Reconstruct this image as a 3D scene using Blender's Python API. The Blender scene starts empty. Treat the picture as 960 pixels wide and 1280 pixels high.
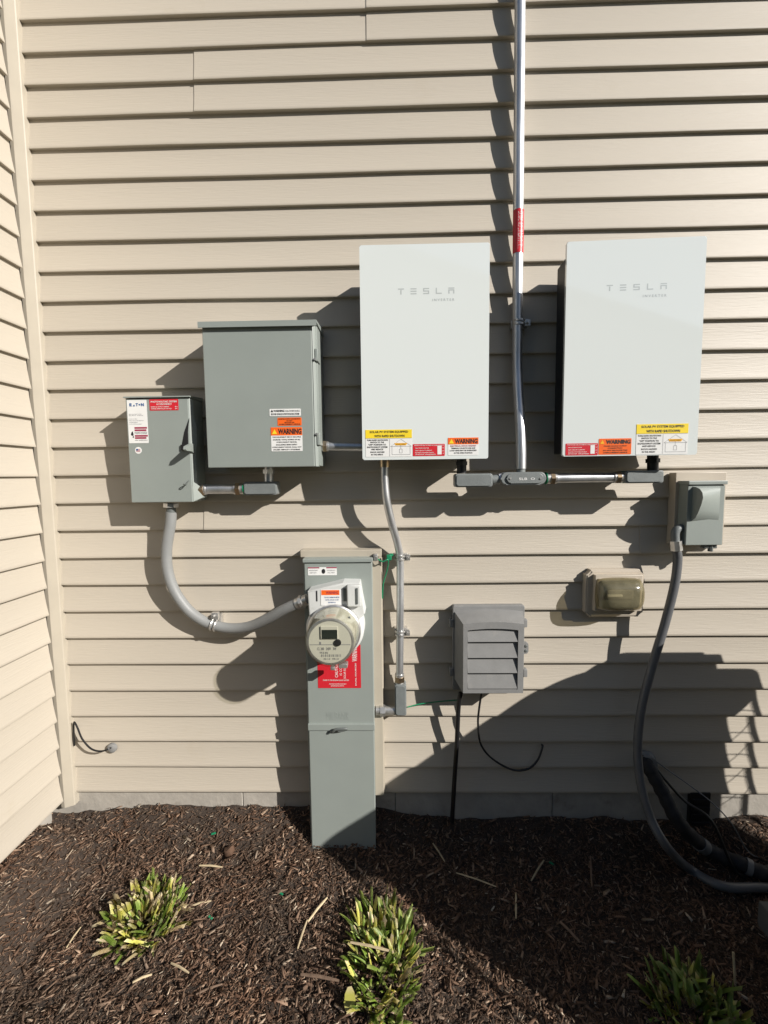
import bpy, bmesh, math, random
import numpy as np
from mathutils import Vector, Matrix, noise
R = math.radians
random.seed(7)
scene = bpy.context.scene
COL = scene.collection

# ------------------------------------------------------------------ camera, sun, sky, exposure
CAM_D, CAM_Z, FPX = 1.555, 1.2022, 540.0          # metres from the siding, metres above the lowest course, focal length in photo pixels
RT = Vector((0.99974, 0.02095, -0.01170))
FW = Vector((-0.01993, 0.99644, -0.08191)).normalized()
def _axes():
    p, y, r = 0.082, -0.020, -0.0117
    f = Vector((math.sin(y)*math.cos(p), math.cos(y)*math.cos(p), -math.sin(p)))
    rt = Vector((math.cos(y), -math.sin(y), 0)); up = rt.cross(f)
    c, s = math.cos(r), math.sin(r)
    return c*rt + s*up, -s*rt + c*up, f
RT, UP, FW = _axes()
cam_data = bpy.data.cameras.new('camera')
cam_data.sensor_fit = 'VERTICAL'; cam_data.sensor_height = 24.0
cam_data.lens = FPX/1280*24.0
cam_data.clip_start = 0.02; cam_data.clip_end = 2000
cam = bpy.data.objects.new('camera', cam_data); COL.objects.link(cam)
cam.matrix_world = Matrix(((RT.x, UP.x, -FW.x, 0), (RT.y, UP.y, -FW.y, -CAM_D), (RT.z, UP.z, -FW.z, CAM_Z), (0, 0, 0, 1)))
scene.camera = cam
SUN = Vector((1.5, -1.0, 0.98)).normalized()      # towards the sun
sun_data = bpy.data.lights.new('sun', 'SUN'); sun_data.energy = 5.0; sun_data.angle = R(0.5); sun_data.color = (1.0, 0.95, 0.89)
sun = bpy.data.objects.new('sun', sun_data); COL.objects.link(sun)
sun.rotation_euler = (-SUN).to_track_quat('-Z', 'Y').to_euler(); sun.location = SUN*30
world = bpy.data.worlds.new('World'); scene.world = world; world.use_nodes = True
wn = world.node_tree.nodes; wl = world.node_tree.links
sky = wn.new('ShaderNodeTexSky'); sky.sky_type = 'NISHITA'; sky.sun_disc = False
sky.sun_elevation = math.asin(SUN.z); sky.sun_rotation = math.atan2(SUN.x, SUN.y)
wl.new(sky.outputs[0], wn['Background'].inputs[0]); wn['Background'].inputs[1].default_value = 0.06
sky.air_density = 1.0; sky.dust_density = 0.6
vs = scene.view_settings
vs.view_transform = 'Standard'; vs.look = 'None'; vs.gamma = 1; vs.use_curve_mapping = False; vs.exposure = 0.45

# ------------------------------------------------------------------ helpers
def ray(px, py): return FW*FPX + RT*(px-480) - UP*(py-640)
def W(px, py, d=0.0):                              # survey point: where the line of sight meets the plane d metres in front of the siding
    v = ray(px, py); t = (CAM_D-d)/v.y
    return Vector((v.x*t, -d, CAM_Z+v.z*t))
def smooth(a, b, t):
    t = min(1, max(0, (t-a)/(b-a))); return t*t*(3-2*t)
def zg0(x, y):                                     # mulch height without the fine lumps
    b = -0.058 - 0.044*smooth(-0.15, 0.15, x) - 0.02*smooth(0.7, 1.2, x)
    b += 0.045*math.exp(-((x-1.34)**2+(y+.03)**2)/0.012)
    b -= 0.03*smooth(-0.95, -1.25, x)
    b += 0.165*smooth(-1.04, -1.25, x)*smooth(-.02, -.16, y)
    return b - 0.100*(1-math.exp(y/0.07)) + 0.05*y
def zg(x, y):
    return zg0(x, y) + 0.014*noise.noise((x*7, y*7, 1.3)) + 0.008*noise.noise((x*23, y*23, 4.1)) + 0.004*noise.noise((x*60, y*60, 9.1))
def Gd(px, py, lift=0.0):                          # where the line of sight meets the mulch
    v = ray(px, py); z = -0.17
    for _ in range(12):
        t = (z-CAM_Z)/v.z; x, y = v.x*t, v.y*t-CAM_D
        z = zg(x, y)+lift
    return Vector((x, y, z))

def mat(name, col, rough=0.5, metal=0.0, var=0.0, vscale=8.0, bump=0.0, bscale=200.0, stretch=(1,1,1), spec=0.5, coat=0.0, rvar=0.0, dirt=None, island=0.0, objrand=0.0):
    m = bpy.data.materials.new(name); m.use_nodes = True
    nt = m.node_tree; N = nt.nodes; L = nt.links; b = N['Principled BSDF']
    b.inputs['Roughness'].default_value = rough; b.inputs['Metallic'].default_value = metal
    b.inputs['Specular IOR Level'].default_value = spec; b.inputs['Coat Weight'].default_value = coat; b.inputs['Coat Roughness'].default_value = 0.03
    c4 = (*col, 1)
    b.inputs['Base Color'].default_value = c4
    tc = N.new('ShaderNodeTexCoord'); geo = N.new('ShaderNodeNewGeometry')
    mp = N.new('ShaderNodeMapping'); mp.inputs['Scale'].default_value = stretch
    L.new(geo.outputs['Position'], mp.inputs['Vector'])
    out = None
    if var:
        n = N.new('ShaderNodeTexNoise'); n.inputs['Scale'].default_value = vscale; n.inputs['Detail'].default_value = 5
        L.new(mp.outputs[0], n.inputs['Vector'])
        mr = N.new('ShaderNodeMapRange'); mr.inputs[1].default_value = .25; mr.inputs[2].default_value = .75
        mr.inputs[3].default_value = 1-var; mr.inputs[4].default_value = 1+var
        L.new(n.outputs['Fac'], mr.inputs[0])
        mx = N.new('ShaderNodeMix'); mx.data_type = 'RGBA'; mx.blend_type = 'MULTIPLY'; mx.inputs[0].default_value = 1
        mx.inputs[6].default_value = c4; L.new(mr.outputs[0], mx.inputs[7]); out = mx.outputs[2]
        if rvar:
            m2 = N.new('ShaderNodeMapRange'); m2.inputs[3].default_value = max(0.02, rough-rvar); m2.inputs[4].default_value = rough+rvar
            L.new(n.outputs['Fac'], m2.inputs[0]); L.new(m2.outputs[0], b.inputs['Roughness'])
    for amt, src in ((island, geo.outputs['Random Per Island']), (objrand, None)):
        if not amt: continue
        if src is None:
            oi = N.new('ShaderNodeObjectInfo'); src = oi.outputs['Random']
        mr = N.new('ShaderNodeMapRange'); mr.inputs[3].default_value = 1-amt; mr.inputs[4].default_value = 1+amt; L.new(src, mr.inputs[0])
        mx = N.new('ShaderNodeMix'); mx.data_type = 'RGBA'; mx.blend_type = 'MULTIPLY'; mx.inputs[0].default_value = 1
        if out: L.new(out, mx.inputs[6])
        else: mx.inputs[6].default_value = c4
        L.new(mr.outputs[0], mx.inputs[7]); out = mx.outputs[2]
    if dirt:                                       # (colour, scale, low, high): irregular stains
        n = N.new('ShaderNodeTexNoise'); n.inputs['Scale'].default_value = dirt[1]; n.inputs['Detail'].default_value = 8; n.inputs['Roughness'].default_value = .7
        L.new(geo.outputs['Position'], n.inputs['Vector'])
        mr = N.new('ShaderNodeMapRange'); mr.inputs[1].default_value = dirt[2]; mr.inputs[2].default_value = dirt[3]; L.new(n.outputs['Fac'], mr.inputs[0])
        mx = N.new('ShaderNodeMix'); mx.data_type = 'RGBA'
        L.new(mr.outputs[0], mx.inputs[0])
        if out: L.new(out, mx.inputs[6])
        else: mx.inputs[6].default_value = c4
        mx.inputs[7].default_value = (*dirt[0], 1); out = mx.outputs[2]
    if out: L.new(out, b.inputs['Base Color'])
    if bump:
        n = N.new('ShaderNodeTexNoise'); n.inputs['Scale'].default_value = bscale; n.inputs['Detail'].default_value = 4
        L.new(mp.outputs[0], n.inputs['Vector'])
        bp = N.new('ShaderNodeBump'); bp.inputs['Strength'].default_value = bump; bp.inputs['Distance'].default_value = 0.002
        L.new(n.outputs['Fac'], bp.inputs['Height']); L.new(bp.outputs[0], b.inputs['Normal'])
    return m

M = {}
M['siding'] = mat('tan_vinyl', (.450,.405,.335), .55, var=.035, vscale=5, bump=.4, bscale=130, stretch=(.12,1,1.6), objrand=.03, dirt=((.40,.345,.26), 3.5, .62, .95))
M['siding2'] = mat('tan_vinyl_side', (.450,.405,.335), .55, var=.035, vscale=5, bump=.4, bscale=130, stretch=(1,.12,1.6), objrand=.03, dirt=((.40,.345,.26), 3.5, .62, .95))
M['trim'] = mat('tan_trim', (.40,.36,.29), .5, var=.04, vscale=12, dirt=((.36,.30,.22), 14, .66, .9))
M['concrete'] = mat('concrete', (.34,.315,.275), .9, var=.14, vscale=14, bump=.7, bscale=60, dirt=((.15,.13,.105), 9, .58, .85))
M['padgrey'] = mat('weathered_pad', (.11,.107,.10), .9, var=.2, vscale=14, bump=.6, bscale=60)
M['grey'] = mat('grey_enamel', (.250,.278,.258), .42, var=.03, vscale=9, bump=.05, bscale=420, rvar=.08, dirt=((.20,.21,.195), 6, .62, .9))
M['grey_dark'] = mat('grey_enamel_dark', (.10,.11,.105), .5, var=.05)
M['castgrey'] = mat('cast_grey', (.165,.18,.178), .48, var=.08, vscale=40, bump=.3, bscale=500)
M['white'] = mat('white_glass', (.665,.705,.69), .05, coat=1.0, spec=.5)
M['white_edge'] = mat('white_edge', (.74,.77,.75), .3)
M['black'] = mat('black_powdercoat', (.012,.012,.013), .5, var=.2, vscale=30)
M['emt'] = mat('galvanized_steel', (.60,.61,.62), .40, metal=.88, var=.14, vscale=35, rvar=.10, bump=.08, bscale=150, stretch=(1,1,.25))
M['zinc'] = mat('zinc_fitting', (.58,.57,.55), .34, metal=.8, var=.2, vscale=60, rvar=.1)
M['brass'] = mat('yellow_zinc', (.50,.38,.25), .32, metal=1.0, var=.25, vscale=90)
M['flex'] = mat('grey_flexible_conduit', (.225,.23,.225), .5, var=.06, vscale=20, bump=.25, bscale=240)
M['whip'] = mat('dark_grey_flexible_conduit', (.098,.101,.106), .42, var=.12, vscale=18, bump=.15, bscale=240, dirt=((.13,.12,.11), 16, .6, .85))
M['rubber'] = mat('black_foam', (.014,.014,.016), .75, var=.3, vscale=25, bump=.5, bscale=160, dirt=((.05,.045,.04), 18, .6, .85))
M['cable'] = mat('black_cable', (.010,.010,.011), .4, var=.2)
M['tape'] = mat('grey_tape', (.14,.145,.15), .45, var=.15, vscale=40)
M['green'] = mat('green_wire', (.01,.20,.09), .45, var=.1)
M['plastic'] = mat('weathered_grey_plastic', (.205,.205,.20), .62, var=.07, vscale=30, bump=.15, bscale=350, dirt=((.27,.26,.24), 22, .56, .85))
M['meterwhite'] = mat('meter_white', (.56,.57,.55), .45, var=.03, dirt=((.42,.41,.37), 18, .6, .9))
M['meterbase'] = mat('meter_cream', (.42,.41,.34), .12, coat=.8, var=.03)
M['meterface'] = mat('meter_face', (.50,.49,.42), .5, var=.02)
M['lcd'] = mat('lcd', (.022,.028,.024), .3)
M['creamplastic'] = mat('cream_block', (.45,.395,.32), .5, var=.04, vscale=20, dirt=((.40,.33,.24), 20, .6, .85))
M['paper'] = mat('label_white', (.72,.72,.70), .4, var=.03, vscale=60)
M['ink'] = mat('ink_black', (.015,.015,.017), .5)
M['inkgrey'] = mat('ink_grey', (.20,.20,.21), .5)
M['red'] = mat('label_red', (.55,.018,.03), .4, var=.05)
M['orange'] = mat('label_orange', (.80,.13,.015), .4, var=.04)
M['yellow'] = mat('label_yellow', (.80,.60,.03), .4, var=.04)
M['amber'] = mat('label_amber', (.80,.40,.02), .4)
M['blue'] = mat('ink_blue', (.02,.09,.26), .4)
M['maroon'] = mat('ink_maroon', (.30,.03,.07), .4)
M['silver'] = mat('silver_print', (.56,.60,.59), .2, metal=.25)
M['straw'] = mat('dry_straw', (.46,.37,.23), .8, var=.2, vscale=60, objrand=.25)
M['twig'] = mat('dead_twig', (.16,.105,.07), .85, var=.3, vscale=80, objrand=.3)
M['soil'] = mat('dark_soil', (.042,.030,.022), 1.0, var=.5, vscale=60, bump=.9, bscale=160)
M['lawn'] = mat('dormant_lawn', (.040,.046,.02), 1.0, var=.4, vscale=3, bump=.6, bscale=60)
M['roof'] = mat('asphalt_shingle', (.06,.057,.055), .9, var=.3, vscale=20)
M['nwall'] = mat('neighbour_siding', (.30,.29,.27), .7, var=.05)
M['darkglass'] = mat('window_glass', (.03,.035,.04), .05)
M['coil'] = mat('condenser_coil', (.06,.06,.06), .6, var=.3, vscale=80)
M['acpaint'] = mat('condenser_paint', (.24,.23,.20), .5, var=.05)

def mulch_material():
    m = bpy.data.materials.new('shredded_bark'); m.use_nodes = True
    N = m.node_tree.nodes; L = m.node_tree.links; b = N['Principled BSDF']
    g = N.new('ShaderNodeNewGeometry'); r = N.new('ShaderNodeValToRGB'); L.new(g.outputs['Random Per Island'], r.inputs[0])
    st = [(0,(.050,.031,.020)),(.25,(.094,.059,.040)),(.55,(.142,.093,.064)),(.80,(.195,.134,.094)),(.93,(.27,.198,.145)),(.98,(.38,.31,.235)),(1,(.54,.47,.37))]
    e = r.color_ramp.elements
    while len(e) < len(st): e.new(.5)
    for k, (p, c) in enumerate(st): e[k].position = p; e[k].color = (*c, 1)
    n = N.new('ShaderNodeTexNoise'); n.inputs['Scale'].default_value = 260; L.new(g.outputs['Position'], n.inputs['Vector'])
    mr = N.new('ShaderNodeMapRange'); mr.inputs[3].default_value = .55; mr.inputs[4].default_value = 1.45; L.new(n.outputs['Fac'], mr.inputs[0])
    mx = N.new('ShaderNodeMix'); mx.data_type = 'RGBA'; mx.blend_type = 'MULTIPLY'; mx.inputs[0].default_value = 1
    L.new(r.outputs[0], mx.inputs[6]); L.new(mr.outputs[0], mx.inputs[7])
    n2 = N.new('ShaderNodeTexNoise'); n2.inputs['Scale'].default_value = 9; n2.inputs['Detail'].default_value = 4; L.new(g.outputs['Position'], n2.inputs['Vector'])
    r2 = N.new('ShaderNodeValToRGB'); L.new(n2.outputs['Fac'], r2.inputs[0]); e2 = r2.color_ramp.elements
    e2[0].position = .35; e2[0].color = (.78,.80,.80,1); e2[1].position = .68; e2[1].color = (1.18,1.04,.95,1)
    m2 = N.new('ShaderNodeMix'); m2.data_type = 'RGBA'; m2.blend_type = 'MULTIPLY'; m2.inputs[0].default_value = 1
    L.new(mx.outputs[2], m2.inputs[6]); L.new(r2.outputs[0], m2.inputs[7]); L.new(m2.outputs[2], b.inputs['Base Color'])
    b.inputs['Roughness'].default_value = .85; b.inputs['Specular IOR Level'].default_value = .25
    return m
M['mulch'] = mulch_material()
def leaf_material(name, base, mid, tip):
    m = bpy.data.materials.new(name); m.use_nodes = True
    N = m.node_tree.nodes; L = m.node_tree.links; b = N['Principled BSDF']
    tc = N.new('ShaderNodeTexCoord'); sp = N.new('ShaderNodeSeparateXYZ'); L.new(tc.outputs['Generated'], sp.inputs[0])
    r = N.new('ShaderNodeValToRGB'); L.new(sp.outputs[2], r.inputs[0]); e = r.color_ramp.elements
    e[0].color = (*base, 1); e[0].position = .05; e[1].color = (*tip, 1); e[1].position = 1
    k = e.new(.45); k.color = (*mid, 1); k = e.new(.70); k.color = (*mid, 1)
    oi = N.new('ShaderNodeObjectInfo'); mr = N.new('ShaderNodeMapRange'); mr.inputs[3].default_value = .6; mr.inputs[4].default_value = 1.35; L.new(oi.outputs['Random'], mr.inputs[0])
    mx = N.new('ShaderNodeMix'); mx.data_type = 'RGBA'; mx.blend_type = 'MULTIPLY'; mx.inputs[0].default_value = 1
    L.new(r.outputs[0], mx.inputs[6]); L.new(mr.outputs[0], mx.inputs[7]); L.new(mx.outputs[2], b.inputs['Base Color'])
    b.inputs['Roughness'].default_value = .45
    b.inputs['Subsurface Weight'].default_value = 0.0
    return m
M['leaf_yellow'] = leaf_material('cut_leaf_yellow', (.50,.46,.22), (.46,.44,.09), (.62,.52,.30))
M['leaf_green'] = leaf_material('cut_leaf_green', (.36,.38,.15), (.19,.28,.04), (.40,.43,.14))
M['leaf_tan'] = leaf_material('cut_leaf_tan', (.40,.31,.17), (.48,.38,.20), (.62,.54,.38))
def clear_cover_material():
    m = bpy.data.materials.new('yellowed_clear_plastic'); m.use_nodes = True
    N = m.node_tree.nodes; L = m.node_tree.links; b = N['Principled BSDF']
    b.inputs['Base Color'].default_value = (.36,.32,.20,1); b.inputs['Roughness'].default_value = .14; b.inputs['Specular IOR Level'].default_value = 1.0; b.inputs['Coat Weight'].default_value = 1.0
    tr = N.new('ShaderNodeBsdfTransparent'); tr.inputs[0].default_value = (.62,.58,.45,1)
    mx = N.new('ShaderNodeMixShader'); g = N.new('ShaderNodeNewGeometry'); n = N.new('ShaderNodeTexNoise'); n.inputs['Scale'].default_value = 22; n.inputs['Detail'].default_value = 3
    L.new(g.outputs['Position'], n.inputs['Vector']); mr = N.new('ShaderNodeMapRange'); mr.inputs[1].default_value = .35; mr.inputs[2].default_value = .75; mr.inputs[3].default_value = .26; mr.inputs[4].default_value = .46
    L.new(n.outputs['Fac'], mr.inputs[0]); L.new(mr.outputs[0], mx.inputs[0]); L.new(tr.outputs[0], mx.inputs[1]); L.new(b.outputs[0], mx.inputs[2]); L.new(mx.outputs[0], N['Material Output'].inputs['Surface'])
    return m
M['clear'] = clear_cover_material()
def meter_glass_material():
    m = bpy.data.materials.new('clear_meter_dome'); m.use_nodes = True
    N = m.node_tree.nodes; L = m.node_tree.links; N.remove(N['Principled BSDF'])
    tr = N.new('ShaderNodeBsdfTransparent'); tr.inputs[0].default_value = (.96,.96,.92,1)
    gl = N.new('ShaderNodeBsdfGlossy'); gl.inputs['Roughness'].default_value = .04
    lw = N.new('ShaderNodeLayerWeight'); lw.inputs[0].default_value = .5; pw = N.new('ShaderNodeMath'); pw.operation = 'POWER'; pw.inputs[1].default_value = 4.0; L.new(lw.outputs['Facing'], pw.inputs[0])
    fr = N.new('ShaderNodeMath'); fr.operation = 'MULTIPLY_ADD'; fr.inputs[1].default_value = .55; fr.inputs[2].default_value = .045; L.new(pw.outputs[0], fr.inputs[0])
    mx = N.new('ShaderNodeMixShader'); L.new(fr.outputs[0], mx.inputs[0]); L.new(tr.outputs[0], mx.inputs[1]); L.new(gl.outputs[0], mx.inputs[2]); L.new(mx.outputs[0], N['Material Output'].inputs['Surface'])
    return m
M['dome'] = meter_glass_material()

ORG = {}
def org(o):
    while o is not None:
        if o in ORG: return ORG[o]
        o = o.parent
    return Vector((0,0,0))
def thing(name, label, cat, loc, group=None):
    o = bpy.data.objects.new(name, None); COL.objects.link(o); o.location = loc; o.empty_display_size = .05
    o['label'] = label; o['category'] = cat
    if group: o['group'] = group
    ORG[o] = Vector(loc); return o
def finish(bm, name, sharp=35, normals=True):
    if normals: bmesh.ops.recalc_face_normals(bm, faces=bm.faces)
    ar = sorted(f.calc_area() for f in bm.faces); med = ar[len(ar)//2] if ar else 0
    for f in bm.faces: f.smooth = f.calc_area() < 12*med or len(ar) < 8
    lim = R(sharp)
    for e in bm.edges:
        if len(e.link_faces) == 2 and e.calc_face_angle(0) > lim: e.smooth = False
    me = bpy.data.meshes.new(name); bm.to_mesh(me); bm.free(); return me
def obj(name, bm, m, parent=None, sharp=35, origin=None):
    o_ = org(parent) if parent else (Vector(origin) if origin is not None else Vector((0,0,0)))
    if o_.length: bmesh.ops.translate(bm, verts=bm.verts, vec=-o_)
    me = finish(bm, name, sharp)
    me.materials.append(M[m] if isinstance(m, str) else m)
    o = bpy.data.objects.new(name, me); COL.objects.link(o)
    if parent: o.parent = parent
    elif origin is not None: o.location = origin
    return o
def tag(o, label, cat, group=None):
    o['label'] = label; o['category'] = cat
    if group: o['group'] = group
    return o
def NB(): return bmesh.new()
def bx(bm, x0, x1, y0, y1, z0, z1, bev=0.0, seg=2):
    r = bmesh.ops.create_cube(bm, size=1.0); vs_ = r['verts']
    for v in vs_: v.co = Vector((x0+(v.co.x+.5)*(x1-x0), y0+(v.co.y+.5)*(y1-y0), z0+(v.co.z+.5)*(z1-z0)))
    if bev:
        es = list({e for v in vs_ for e in v.link_edges})
        bmesh.ops.bevel(bm, geom=es, offset=bev, segments=seg, affect='EDGES', profile=.5)
    return bm
def prism(bm, pts, y0, y1, bev=0.0, fn=None, seg=2):        # outline in X,Z pushed through Y (y0 = front, the smaller)
    fn = fn or (lambda a, b, c: Vector((a, c, b)))
    A = [bm.verts.new(fn(a, b, y0)) for a, b in pts]; B = [bm.verts.new(fn(a, b, y1)) for a, b in pts]
    fr = bm.faces.new(A); bm.faces.new(B[::-1]); n = len(pts)
    for k in range(n): bm.faces.new((A[k], B[k], B[(k+1) % n], A[(k+1) % n]))
    if bev: bmesh.ops.bevel(bm, geom=list(fr.edges), offset=bev, segments=seg, affect='EDGES', profile=.5)
    return bm
def rrect(x0, z0, x1, z1, r, n=5):
    out = []
    for cx, cz, a in ((x1-r, z1-r, 0), (x0+r, z1-r, 90), (x0+r, z0+r, 180), (x1-r, z0+r, 270)):
        for k in range(n+1):
            t = R(a+90*k/n); out.append((cx+r*math.cos(t), cz+r*math.sin(t)))
    return out
def spline(pts, n=8):
    P = [Vector(p) for p in pts]; P = [P[0]*2-P[1]] + P + [P[-1]*2-P[-2]]; out = []
    for i in range(1, len(P)-2):
        a, b, c, d = P[i-1:i+3]
        for k in range(n):
            t = k/n; out.append(.5*((2*b)+(c-a)*t+(2*a-5*b+4*c-d)*t*t+(3*b-a-3*c+d)*t**3))
    out.append(P[-2]); return out
def tube(bm, path, r, n=12, cap=True):
    path = [Vector(p) for p in path]; rs = r if isinstance(r, (list, tuple)) else [r]*len(path); rings = []
    t0 = (path[1]-path[0]).normalized(); ref = Vector((0,0,1)) if abs(t0.z) < .9 else Vector((1,0,0))
    u = t0.cross(ref).normalized()
    for i, p in enumerate(path):
        t = ((path[min(i+1, len(path)-1)])-(path[max(i-1, 0)])).normalized()
        u = (u-t*u.dot(t)).normalized(); v = t.cross(u)
        rings.append([bm.verts.new(p+(u*math.cos(2*math.pi*k/n)+v*math.sin(2*math.pi*k/n))*rs[i]) for k in range(n)])
    for a, b in zip(rings, rings[1:]):
        for k in range(n): bm.faces.new((a[k], a[(k+1) % n], b[(k+1) % n], b[k]))
    if cap: bm.faces.new(rings[0][::-1]); bm.faces.new(rings[-1])
    return bm
def cyl(bm, a, b, r, n=20): return tube(bm, [a, b], r, n)
def lathe_y(bm, c, prof, n=40):                             # profile (radius, y offset outwards) round an axis along -Y through c
    rings = []
    for r, d in prof:
        rings.append([bm.verts.new(Vector((c.x+r*math.cos(2*math.pi*k/n), c.y-d, c.z+r*math.sin(2*math.pi*k/n)))) for k in range(n)])
    for a, b in zip(rings, rings[1:]):
        for k in range(n): bm.faces.new((a[k], a[(k+1) % n], b[(k+1) % n], b[k]))
    bm.faces.new(rings[0][::-1]); bm.faces.new(rings[-1]); return bm
def rect(x0, y0, x1, y1, d):                                # photo rectangle -> X0,Z0,X1,Z1 on the plane d in front of the siding
    a, b, c, e = W(x0,y0,d), W(x1,y0,d), W(x0,y1,d), W(x1,y1,d)
    return (a.x+c.x)/2, (c.z+e.z)/2, (b.x+e.x)/2, (a.z+b.z)/2

# lettering
_tc = {}
def text_verts(s, bold):
    key = (s, bold)
    if key not in _tc:
        cu = bpy.data.curves.new('lettering', 'FONT'); cu.body = s; cu.size = 1; cu.resolution_u = 2; cu.offset = bold
        cu.align_x = 'CENTER'
        o = bpy.data.objects.new('lettering', cu); COL.objects.link(o)
        me = bpy.data.meshes.new_from_object(o.evaluated_get(bpy.context.evaluated_depsgraph_get()))
        v = [tuple(x.co) for x in me.vertices]; f = [tuple(p.vertices) for p in me.polygons]
        bpy.data.objects.remove(o); bpy.data.curves.remove(cu); bpy.data.meshes.remove(me)
        _tc[key] = (v, f)
    return _tc[key]
def text(bm, s, x0, z0, x1, z1, y, bold=.012, rot90=False):  # text stretched into the rectangle
    v, f = text_verts(s, bold)
    if not v: return
    ax, bx_ = min(p[0] for p in v), max(p[0] for p in v); az, bz = min(p[1] for p in v), max(p[1] for p in v)
    vv = []
    for p in v:
        s_, t_ = (p[0]-ax)/(bx_-ax), (p[1]-az)/(bz-az)
        if rot90: s_, t_ = 1-t_, s_
        vv.append(bm.verts.new((x0+s_*(x1-x0), y, z0+t_*(z1-z0))))
    for q in f:
        try: bm.faces.new([vv[k] for k in q])
        except ValueError: pass
def quad(bm, x0, z0, x1, z1, y):
    a = [bm.verts.new(p) for p in ((x0,y,z0),(x1,y,z0),(x1,y,z1),(x0,y,z1))]; bm.faces.new(a)
def poly(bm, pts, y): bm.faces.new([bm.verts.new((a, y, b)) for a, b in pts])
def sticker(parent, name, r, y, m, bands=(), texts=(), thick=.0007):
    """r = X0,Z0,X1,Z1; bands = (u0,v0,u1,v1,material); texts = (string,u0,v0,u1,v1,material[,bold[,rot]]), all in fractions of the sticker"""
    X0, Z0, X1, Z1 = r; bm = NB(); prism(bm, rrect(X0, Z0, X1, Z1, min(.002, (Z1-Z0)*.1), 3), y-thick, y+.0002)
    s = obj(name, bm, m, parent); fx = lambda u: X0+u*(X1-X0); fz = lambda v: Z0+v*(Z1-Z0)
    by = {}
    for u0, v0, u1, v1, bmn in bands:
        by.setdefault(('printed_band', bmn), []).append((u0, v0, u1, v1))
    for (nm, bmn), L_ in by.items():
        bm = NB()
        for u0, v0, u1, v1 in L_: quad(bm, fx(u0), fz(v0), fx(u1), fz(v1), y-thick-.0003)
        obj(nm, bm, bmn, s)
    by = {}
    for t in texts: by.setdefault(t[5], []).append(t)
    for k, L_ in by.items():
        bm = NB()
        for t in L_:
            text(bm, t[0], fx(t[1]), fz(t[2]), fx(t[3]), fz(t[4]), y-thick-.0006, t[6] if len(t) > 6 else .012, t[7] if len(t) > 7 else False)
        obj('lettering', bm, k, s)
    return s
def flip_flat(o): return o

# ------------------------------------------------------------------ ground
bm = NB()
nx, ny = 230, 96
gv = [[None]*(ny+1) for _ in range(nx+1)]
for i in range(nx+1):
    for j in range(ny+1):
        x = -1.9+5.4*i/nx; y = .02-1.9*(j/ny)
        gv[i][j] = bm.verts.new((x, y, zg(x, min(y, 0))-.006 if y > -1.8 else -.42))
for i in range(nx):
    for j in range(ny): bm.faces.new((gv[i][j], gv[i+1][j], gv[i+1][j+1], gv[i][j+1]))
o = obj('mulch_bed', bm, 'soil'); o['kind'] = 'structure'
bm = NB()
for x0, x1, y0, y1 in ((-400, 400, -400, 400),): 
    vs_ = [bm.verts.new(p) for p in ((x0,y0,-.34),(x1,y0,-.34),(x1,y1,-.34),(x0,y1,-.34))]; bm.faces.new(vs_)
o = obj('lawn', bm, 'lawn'); o['kind'] = 'structure'

def chips(name, n, xr, yr, size, seed, lift=0.0):
    rs = np.random.RandomState(seed)
    x = rs.uniform(xr[0], xr[1], n); y = yr[1]-(yr[1]-yr[0])*rs.uniform(0, 1, n)
    L_ = np.clip(np.exp(rs.normal(math.log(size), .62, n)), .003, max(.030, size*1.9)); w = np.clip(L_*rs.uniform(.10, .34, n), .0009, .008); h = w*rs.uniform(.2, .5, n)
    z = np.array([zg(a, b) for a, b in zip(x, y)])+rs.uniform(-.002, .008, n)+lift
    yaw = np.where(rs.uniform(0, 1, n) < .45, rs.normal(.95, .6, n), rs.uniform(0, 2*math.pi, n)); pit = rs.normal(0, .30, n); rol = rs.normal(0, .5, n)
    base = np.array([(-1,-1,-1),(1,-.6,-1),(1,.6,-1),(-1,1,-1),(-1,-1,1),(1,-.5,1),(1,.5,1),(-1,1,1)], float)*.5
    P = base[None]*np.stack([L_, w, h], 1)[:, None, :]
    P *= rs.uniform(.7, 1.3, (n, 8, 3))
    P[:, :, 2] += (P[:, :, 0]**2)*rs.uniform(-9, 9, (n, 1))
    P[:, :, 1] += (P[:, :, 0]**2)*rs.uniform(-14, 14, (n, 1))
    c, s = np.cos(rol)[:, None], np.sin(rol)[:, None]; Y = P[:, :, 1]*c-P[:, :, 2]*s; Z = P[:, :, 1]*s+P[:, :, 2]*c; X = P[:, :, 0]
    c, s = np.cos(pit)[:, None], np.sin(pit)[:, None]; X, Z = X*c-Z*s, X*s+Z*c
    c, s = np.cos(yaw)[:, None], np.sin(yaw)[:, None]; X, Y = X*c-Y*s, X*s+Y*c
    V = np.stack([X+x[:, None], np.minimum(Y+y[:, None], .004), Z+z[:, None]], 2).reshape(-1, 3)
    F = np.array([(0,3,2,1),(4,5,6,7),(0,1,5,4),(1,2,6,5),(2,3,7,6),(3,0,4,7)])
    F = (F[None]+8*np.arange(n)[:, None, None]).reshape(-1)
    me = bpy.data.meshes.new(name); me.vertices.add(len(V)); me.vertices.foreach_set('co', V.ravel().astype('f4'))
    me.loops.add(len(F)); me.loops.foreach_set('vertex_index', F.astype('i4'))
    me.polygons.add(len(F)//4); me.polygons.foreach_set('loop_start', np.arange(0, len(F), 4, dtype='i4'))
    me.update(); me.validate(); me.materials.append(M['mulch'])
    o = bpy.data.objects.new(name, me); COL.objects.link(o); o['kind'] = 'stuff'; return o
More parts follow.
